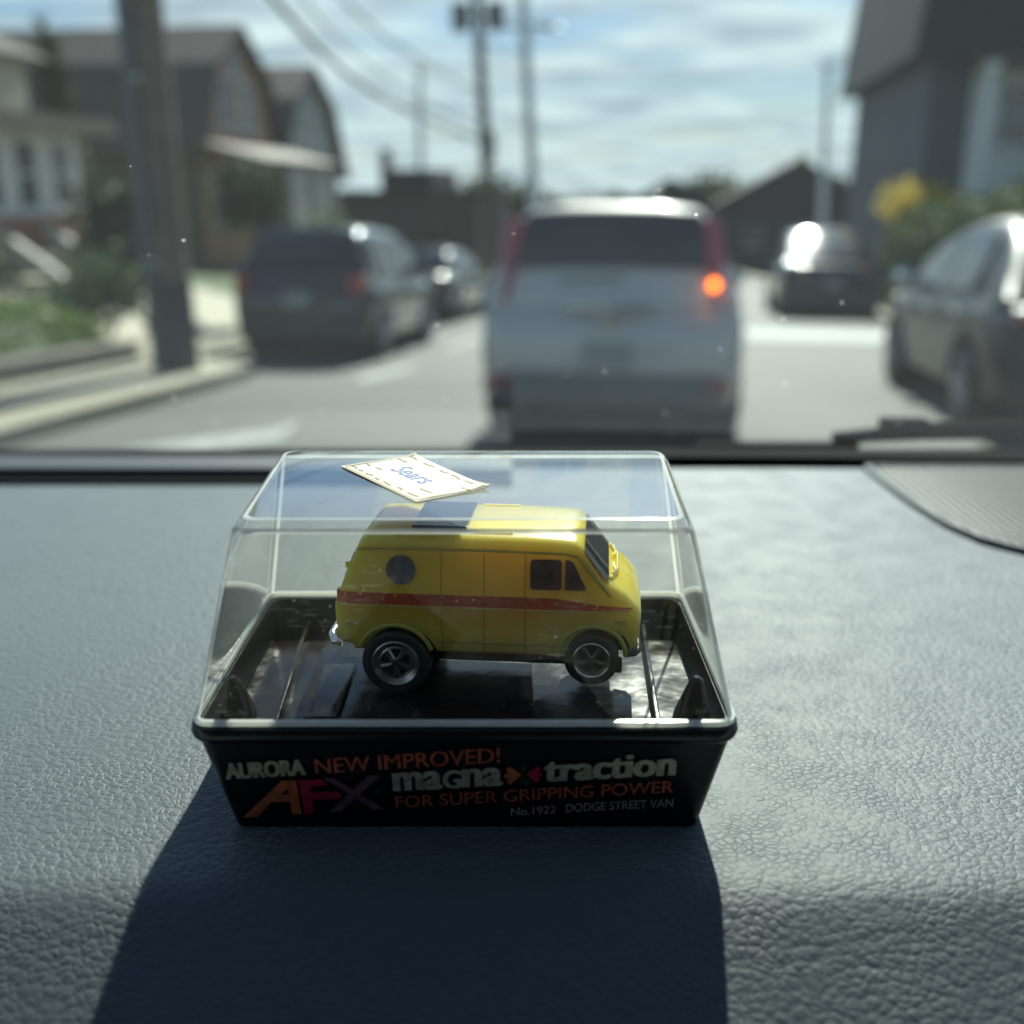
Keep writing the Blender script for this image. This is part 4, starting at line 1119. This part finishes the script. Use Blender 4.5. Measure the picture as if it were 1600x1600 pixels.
print_text('na', (724.5, 1230), (783.5, 1227), 29, SI, .014, (-.035, 0, .035))
print_text('traction', (851, 1221.5), (1053, 1210.7), 36, SI, .014, (-.035, 0, .035))
print_text('FOR SUPER GRIPPING POWER', (619, 1262), (1051.5, 1237.5), 18.5, OI, .002, (-.010, .010))
print_text('No.1922', (798.5, 1274), (868, 1269.8), 12.5, SI, .002, (-.012, .012))
print_text('DODGE STREET VAN', (884, 1268.4), (1050.7, 1259.8), 13, SI, .002, (-.012, .012))
O2, S2 = (340, 1160), 5.714
print_poly([(228, 665), (575, 335), (703, 333), (718, 420), (632, 405), (572, 456), (646, 456), (655, 522), (480, 530), (360, 662)][:1] + [(575, 335), (703, 333), (752, 637), (670, 637), (648, 522), (480, 530), (360, 662)], O2, S2, M['amber_ink'])
print_poly([(572, 456), (628, 406), (640, 455)], O2, S2, M['black_gloss'], .0004)
print_poly([(722, 335), (928, 325), (985, 376), (832, 390), (834, 440), (1078, 432), (1118, 465), (1080, 497), (848, 512), (858, 620), (835, 632), (775, 632)], O2, S2, M['crimson_ink'])
print_poly([(940, 315), (1040, 312), (1490, 590), (1395, 597)], O2, S2, M['purple_ink'])
print_poly([(1345, 292), (1462, 285), (1110, 605), (985, 625)], O2, S2, M['purple_ink'], .0003)
print_text('TM', (579, 1240), (594, 1239), 5, M['purple_ink'])
O1, S1 = (600, 1160), 6.154
print_poly([(1320, 308), (1212, 402), (1175, 378), (1202, 345), (1160, 332), (1155, 300), (1200, 292), (1172, 250), (1208, 228)], O1, S1, M['amber_ink'])
print_poly([(1362, 303), (1470, 386), (1502, 352), (1478, 330), (1520, 312), (1518, 292), (1478, 282), (1506, 262), (1480, 222)], O1, S1, M['crimson_ink'])
rd = random.Random(4)
for i in range(46):
    x = 1338 + rd.gauss(0, 34); y = 312 + rd.uniform(-105, 105)
    if abs(y - 312) < abs(x - 1338) * 1.3: continue
    print_poly([(x - 3, y - 3), (x + 3, y - 3), (x + 3, y + 3), (x - 3, y + 3)], O1, S1, SI)
pr.build('printed_lettering', None, base, fix=False)

# price sticker on the lid top
def top_px(px, py, z):
    c, s = math.cos(PITCH), math.sin(PITCH)
    d = Vector(((px - 800) / 1602, c + (800 - py) / 1602 * s, -s + (800 - py) / 1602 * c))
    tt = (z - (CAMZ - DASH)) / d.z
    return Vector((d.x * tt - CX, d.y * tt - CY, z))
ZS = ZT + .00025
A, B_, C_, D_ = [top_px(*p, ZS) for p in ((533, 729), (650, 785), (766, 763), (648, 711))]
ex, ey = B_ - A, D_ - A
def curl(a, b_):
    return .0009 * max(0, (a + b_ - 1.72) / .28) ** 2 + .0006 * max(0, (b_ - a - .78) / .22) ** 2 + .00006 * (1 + noise.noise(Vector((a * 5, b_ * 5, 2))))
def st_pt(a, b_): return A + ex * a + ey * b_ + (C_ - B_ - ey) * a * b_ + Vector((0, 0, curl(a, b_)))
stk = MB(); NS = 14
for lay, dz in ((0, .0001), (1, -.00012)):
    stk.mat(M['paper'] if lay == 0 else M['paper_edge']); o = len(stk.v)
    for i in range(NS + 1):
        for j in range(NS + 1): stk.v.append(st_pt(i / NS, j / NS) + Vector((0, 0, dz)))
    for i in range(NS):
        for j in range(NS):
            q_ = o + i * (NS + 1) + j; stk.face((q_, q_ + NS + 1, q_ + NS + 2, q_ + 1))

st_o = stk.build('price_sticker', None, case)
ink = MB()
def sp(a, b_): return st_pt(a, b_) + Vector((0, 0, .00018))
def line(pts, w, m):
    ink.mat(m); 
    for (a0, b0), (a1, b1) in zip(pts, pts[1:]):
        d = Vector((a1 - a0, b1 - b0)); L_ = max(1e-6, d.length); nx, ny = -d.y / L_ * w, d.x / L_ * w
        o = len(ink.v); ink.v += [sp(a0 + nx, b0 + ny), sp(a0 - nx, b0 - ny), sp(a1 - nx, b1 - ny), sp(a1 + nx, b1 + ny)]; ink.face((o, o + 1, o + 2, o + 3))
for row in (.10, .30, .72, .90):
    x = .04
    while x < .93:
        L_ = rd.uniform(.05, .13)
        if not (.25 < row < .75 and .2 < x < .75): line([(x, row), (x + L_ * .4, row + rd.uniform(-.02, .03)), (x + L_, row + rd.uniform(-.02, .02))], .014, M['tan_ink'])
        x += L_ + rd.uniform(.03, .10)
line([(.03, .03), (.97, .03)], .012, M['paper_edge']); line([(.97, .03), (.97, .97)], .010, M['paper_edge']); line([(.03, .03), (.03, .97)], .006, M['tan_ink'])
vs, fs, (x0, x1, y0, y1) = text_mesh('Sears', .005)
ink.mat(M['blue_ink']); o = len(ink.v)
for x, y in vs:
    a = (x - x0) / (x1 - x0); c = (y - y0) / (y1 - y0); ink.v.append(sp(.26 + .42 * a, .40 + .27 * c))
for f in fs: ink.face([o + i for i in f])
ink.build('printed_lettering', None, st_o, fix=False)

# =====================================================================================
# THE TOY VAN  (local: x from tail 0 to nose .0775, y left positive, z above its tyres' plane)
# =====================================================================================
VZ = .0262
van = thing('toy_van', 'yellow toy van with red side stripe and round rear porthole, inside the clear display case', 'toy van', (0, 0, 0), (0, 0, R(-5.0)))
VL = .0775
def plan(x):      # half-width of the flank at the belt
    w = .0178
    if x > .062: w -= .0034 * ((x - .062) / .0155) ** 2.2
    if x < .006: w -= .0012 * ((.006 - x) / .006) ** 2
    return w
def roof_h(x):
    pts = [(0, .0268), (.0012, .033), (.0036, .0405), (.0055, .0424), (.02, .0428), (.05, .0428), (.060, .0424), (.0622, .0415), (.0650, .0375), (.0690, .0322), (.0705, .0312), (.0735, .0292), (.0762, .0262), (.0775, .0235)]
    for (a, za), (b_, zb_) in zip(pts, pts[1:]):
        if x <= b_: return za + (zb_ - za) * (x - a) / (b_ - a)
    return pts[-1][1]
def low(x):
    return .0118 + (.0015 if x < .004 else 0) + (.002 * max(0, x - .073) / .0045)
BELT = .0242
def flank(x, z, t):
    w = plan(x)
    if z > BELT: w -= .0026 * ((z - BELT) / (.0428 - BELT)) ** 1.3
    else: w -= .0007 * ((BELT - z) / (BELT - .0118)) ** 2
    return w
def van_ring(x):
    t = roof_h(x); z0 = low(x); zs = max(t - .0032, z0 + .004); hs = []
    zz = [z0, z0 + .0006, z0 + .0035, z0 + .004, z0 + (BELT - z0) * .6, BELT - .0006, BELT - .0001, BELT + .0004]
    zz = [min(z, zs - .0015 + .0001 * i) for i, z in enumerate(zz)]
    for i, z in enumerate(zz):
        w = flank(x, z, t)
        if i == 0: w -= .0006
        if i in (2,): w += .0002
        if i == 6: w += .00025
        hs.append((w, z))
    for f in (.33, .66, 1.0):
        z = max(zz[-1], BELT + .0004 if zs > BELT + .0006 else zz[-1]) * (1 - f) + zs * f
        hs.append((flank(x, z, t), z))
    we = flank(x, zs, t)
    for a in (12, 30, 50, 70):
        hs.append((we - .0042 * (1 - math.cos(R(a))), zs + (t - .0004 - zs) * math.sin(R(a))))
    hs.append((we * .4, t))
    return [(x, -w, z) for w, z in hs] + [(x, w, z) for w, z in reversed(hs)]
XS = [0, .0004, .0012, .0024, .0036, .0048, .006, .008, .0115, .0155, .0195, .024, .0274, .033, .038, .043, .0484, .053, .057, .059, .0605, .0615, .0625, .0638, .065, .0664, .0677, .069, .0705, .072, .0735, .0748, .0757, .0765, .0771, .0775]
b = MB()
def lean(x, z):   # the tail leans forward towards the roof, the nose tucks under
    tail = max(0, 1 - x / .014) * .0042 * max(0, (z - BELT) / (.0428 - BELT))
    return x + tail - max(0, (x - .07) / .0075) * .0012 * max(0, (BELT - z) / .0124)
rings = [[(lean(x, z), y, z) for _, y, z in van_ring(x)] for x in XS]
b.mat(M['paint']); b.loft(rings)
body = b.build('body', None, van, smooth=38)
AX_R, AX_F = (.0153, .0088, .0086), (.0652, .0069, .0112)   # x, tyre radius, axle height
def boolean_cut(o, cutters):
    for cobj in cutters:
        md = o.modifiers.new('cut', 'BOOLEAN'); md.operation = 'DIFFERENCE'; md.object = cobj; md.solver = 'EXACT'
    dg = bpy.context.evaluated_depsgraph_get(); dg.update()
    me = bpy.data.meshes.new_from_object(o.evaluated_get(dg))
    o.modifiers.clear(); old = o.data; o.data = me; bpy.data.meshes.remove(old)
    for cobj in cutters:
        dd = cobj.data; bpy.data.objects.remove(cobj); bpy.data.meshes.remove(dd)
cut = []
for (ax, r, az), rc in ((AX_R, .0094), (AX_F, .0082)):
    for s in (-1, 1):
        k = MB(); k.mat(M['toy_black'])
        k.loft([[(ax + rc * math.cos(2 * math.pi * i / 40), s * y, az + .0009 + rc * math.sin(2 * math.pi * i / 40)) for i in range(40)] for y in (.0095, .03)])
        cut.append(k.build('cutter', None, None, fix=True))
boolean_cut(body, cut)
body.data.polygons.foreach_set('use_smooth', [True] * len(body.data.polygons)); body.data.set_sharp_from_angle(angle=R(38))
# flared lips round the wheel arches and moulded lines, part of the body shell
lipb = MB(); lipb.mat(M['paint'])
for (ax, r, az), rc in ((AX_R, .0094), (AX_F, .0082)):
    for s in (-1, 1):
        pts = []
        for i in range(33):
            a = R(-14 + 208 * i / 32); x = ax + (rc + .0003) * math.cos(a); z = az + .0009 + (rc + .0003) * math.sin(a)
            if z < .0119: continue
            pts.append((x, s * (flank(min(x, .0768), z, 0) + .0002), z))
        lipb.tube(pts, .00062, 8)
for s in (-1, 1):
    # marker lamps' raised frames, gutter, door hinges
    lipb.tube([(x, s * (flank(x, roof_h(x) - .0034, 0) + .0001), roof_h(x) - .0036) for x in (.006, .02, .04, .058, .0615)] , .00032, 6)
    lipb.tube([(.0617, s * (flank(.0617, .0376, 0) + .0001), .0376), (.0655, s * (flank(.0655, .033, 0) + .0001), .0332), (.0695, s * (flank(.0695, .028, 0) + .0001), .0284)], .00034, 6)
    lipb.box((.0042, s * (flank(.004, .0195, 0)), .0192), (.0032, .0008, .0008)); lipb.box((.0722, s * (flank(.0722, .0208, 0)), .0215), (.0032, .0008, .0007))
    for x, z in ((.0272, .0225), (.0272, .0165), (.0378, .0258)): lipb.box((x, s * (flank(x, z, 0) + .0001), z), (.0008, .0008, .0015))
# roof ribs
for y in (-.0118, .0118): lipb.tube([(.0350, y, .0425), (.0450, y, .0425)], .0004, 6)
for s in (-1, 1):
    lipb.tube([(x, s * (flank(x, .0152, 0) + .00005), .0152) for x in (.0262, .035, .045, .0558)], .00034, 6)
    lipb.tube([(x, s * (flank(x, .0243, 0) + .00005), .0243) for x in (.0008, .01, .02, .03, .04, .05, .06, .066, .071, .0745)], .00026, 6)
lips = lipb.build('body_moulding', None, body, smooth=50)
# door seams: thin dark inlays flush with the flank
sm = MB()
for s in (-1, 1):
    for x in (.0274, .0381, .0484):
        zz = [.0128 + (.0385 - .0128) * i / 20 for i in range(21)]
        o = len(sm.v)
        for z in zz:
            for dx in (-.00011, .00011): sm.v.append(Vector((x + dx, s * (flank(x, z, 0) + .00028), z)))
        for i in range(20): sm.face((o + 2 * i, o + 2 * i + 1, o + 2 * i + 3, o + 2 * i + 2))
sm.build('door_seam', M['toy_seam'], body, fix=False)
# windows
def side_pane(name, poly, mat, s, lift=.0003):
    k = MB(); k.prism([(x, s * (flank(x, z, 0) + lift - .0004), z) for x, z in poly], (0, 0, 0), (0, s * .0004, 0)); return k.build(name, mat, van)
def rpoly(x0, x1, z0, z1, r, n=4):
    return [(p[0], p[1]) for p in rrect((x1 - x0) / 2, (z1 - z0) / 2, r, 0, n, ((x0 + x1) / 2, (z0 + z1) / 2))]
for s in (-1, 1):
    side_pane('porthole', [(.0172 + .0037 * math.cos(2 * math.pi * i / 36), .0338 + .0037 * math.sin(2 * math.pi * i / 36)) for i in range(36)], M['toy_port'], s)
    side_pane('side_window', rpoly(.0496, .0574, .0299, .0374, .0009), M['toy_glass'], s)
    side_pane('quarter_window', [(.0582, .0300), (.0632, .0300), (.0634, .0304), (.0602, .0368), (.0592, .0374), (.0582, .0374)], M['toy_glass'], s)
def top_patch(name, x0, x1, wf, mat, lift=.00035, n=10):
    k = MB()
    for i in range(n + 1):
        x = x0 + (x1 - x0) * i / n; t = roof_h(x); w = wf(x)
        zs = max(t - .0032, 0)
        for j in range(9):
            a = -1 + 2 * j / 8; y = w * a
            we = flank(x, zs, t); edge = max(0, (abs(y) - (we - .0042)) / .0042)
            z = t - .0032 * (1 - math.sqrt(max(0, 1 - min(1, edge) ** 2)))
            k.v.append(Vector((x + lift * .7, y, z + lift)))
    for i in range(n):
        for j in range(8):
            a = i * 9 + j; k.face((a, a + 1, a + 10, a + 9))
    return k.build(name, mat, van, smooth=60, fix=False)
top_patch('windscreen', .0627, .0688, lambda x: flank(x, roof_h(x) - .003, 0) - .0007, M['toy_screen'])
k = MB(); k.box((.0262, 0, .0430), (.0140, .0215, .0012)); k.build('roof_vent', M['toy_vent'], van, bevel=.0003)
k = MB()
for y0 in (-.0068, .0068): k.tube([(.0700, y0 - .004, .0322), (.0708, y0, .0319), (.0702, y0 + .004, .0322)], .0003, 6)
k.tube([(.0694, -.0128, .0318), (.0712, -.006, .0316), (.0714, .006, .0316), (.0694, .0128, .0318)], .0005, 8); k.build('cowl', M['paint'], van, smooth=50)
# rear: doors' window, lamps
k = MB(); k.prism([(.0046, -.0115, .0362), (.0046, .0115, .0362), (.0020, .0125, .0300), (.0020, -.0125, .0300)], (.0002, 0, 0), (-.0004, 0, 0)); k.build('rear_window', M['toy_glass'], van)
for s in (-1, 1):
    k = MB(); k.box((.0009, s * .0148, .0262), (.0012, .0020, .0026)); k.build('tail_light', M['toy_red'], van, bevel=.0002)
    k = MB(); k.box((.0036, s * .0158, .0345), (.0012, .0010, .0016)); k.build('hinge', M['paint'], van, bevel=.0002)
    k = MB(); k.lathe([(0, -.0006), (.0018, -.0006), (.0021, 0), (.0018, .0006), (0, .0008)], 'x', (.0768, s * .0095, .0205), 20); k.build('headlight', M['toy_chrome'], van, smooth=40)
# bumpers, grille, chassis
k = MB(); k.tube([(.0014, -.0168, .0134), (-.0006, -.0168, .0138), (-.0016, -.0150, .0148), (-.0016, .0150, .0148), (-.0006, .0168, .0138), (.0014, .0168, .0134)], .0011, 8); k.build('rear_bumper', M['toy_chrome'], van, smooth=50)
k = MB(); k.tube([(.0735, -.0150, .0122), (.0760, -.0142, .0122), (.0770, -.0120, .0122), (.0770, .0120, .0122), (.0760, .0142, .0122), (.0735, .0150, .0122)], .0009, 8); k.build('front_bumper', M['toy_black'], van, smooth=50)
k = MB(); k.box((.0768, 0, .0190), (.0012, .0145, .0058)); k.build('grille', M['toy_black'], van, bevel=.0003)
k = MB(); k.box((.0385, 0, .0090), (.062, .0185, .0062)); k.box((.0735, 0, .0088), (.0060, .0030, .0040)); k.box((.070, -.0135, .0085), (.006, .003, .0035)); k.build('chassis', M['toy_black'], van, bevel=.0006)
# wheels
for (ax, r, az), wd in ((AX_R, .0062), (AX_F, .0048)):
    for s in (-1, 1):
        yc = s * (.0176 - wd / 2 + (.0006 if r > .008 else .0)); h = wd / 2
        k = MB(); k.lathe([(r * .66, -h * .9), (r * .80, -h), (r * .95, -h * .92), (r, -h * .75), (r, h * .75), (r * .95, h * .92), (r * .80, h), (r * .66, h * .9)], 'y', (ax, yc, az), 40)
        w = k.build('wheel', M['toy_tyre'], van, smooth=40)
        k = MB(); f = yc + s * h * .92; rr = r * .68
        rr = r * .70; q_ = .62 if r > .008 else .80
        k.lathe([(rr, -s * .0012), (rr, s * .0001), (rr * .95, s * .0003), (rr * .88, s * .0), (rr * (q_ + .10), -s * .0006), (rr * (q_ + .04), -s * .0004), (rr * q_, -s * .0005), (rr * (q_ - .04), -s * .0012)], 'y', (ax, f, az), 40)
        for i in range(5):
            a = 2 * math.pi * i / 5 + .3 - math.pi / 2 - .3
            k.tube([(ax + rr * .15 * math.cos(a), f - s * .0004, az + rr * .15 * math.sin(a)), (ax + rr * q_ * math.cos(a), f - s * .0009, az + rr * q_ * math.sin(a))], [rr * .10, rr * .15], 8)
        k.lathe([(0, s * .0001), (rr * .16, s * .0), (rr * .22, -s * .0006)], 'y', (ax, f, az), 20)
        k.build('rim', M['toy_rim'], w, smooth=40)
        k = MB(); k.lathe([(0, -s * .0013), (rr * .98, -s * .0013)], 'y', (ax, f, az), 24); k.build('rim_well', M['toy_black'], w)
# stand it on the pedestal: near rear flank corner sits at (-.0455, .2400) in the dashboard frame
rot = Matrix.Rotation(R(-5.0), 3, 'Z')
van.location = Vector((-.0450, .2405, 0)) - rot @ Vector((0, -.0178, 0)) + Vector((0, 0, DASH + VZ))
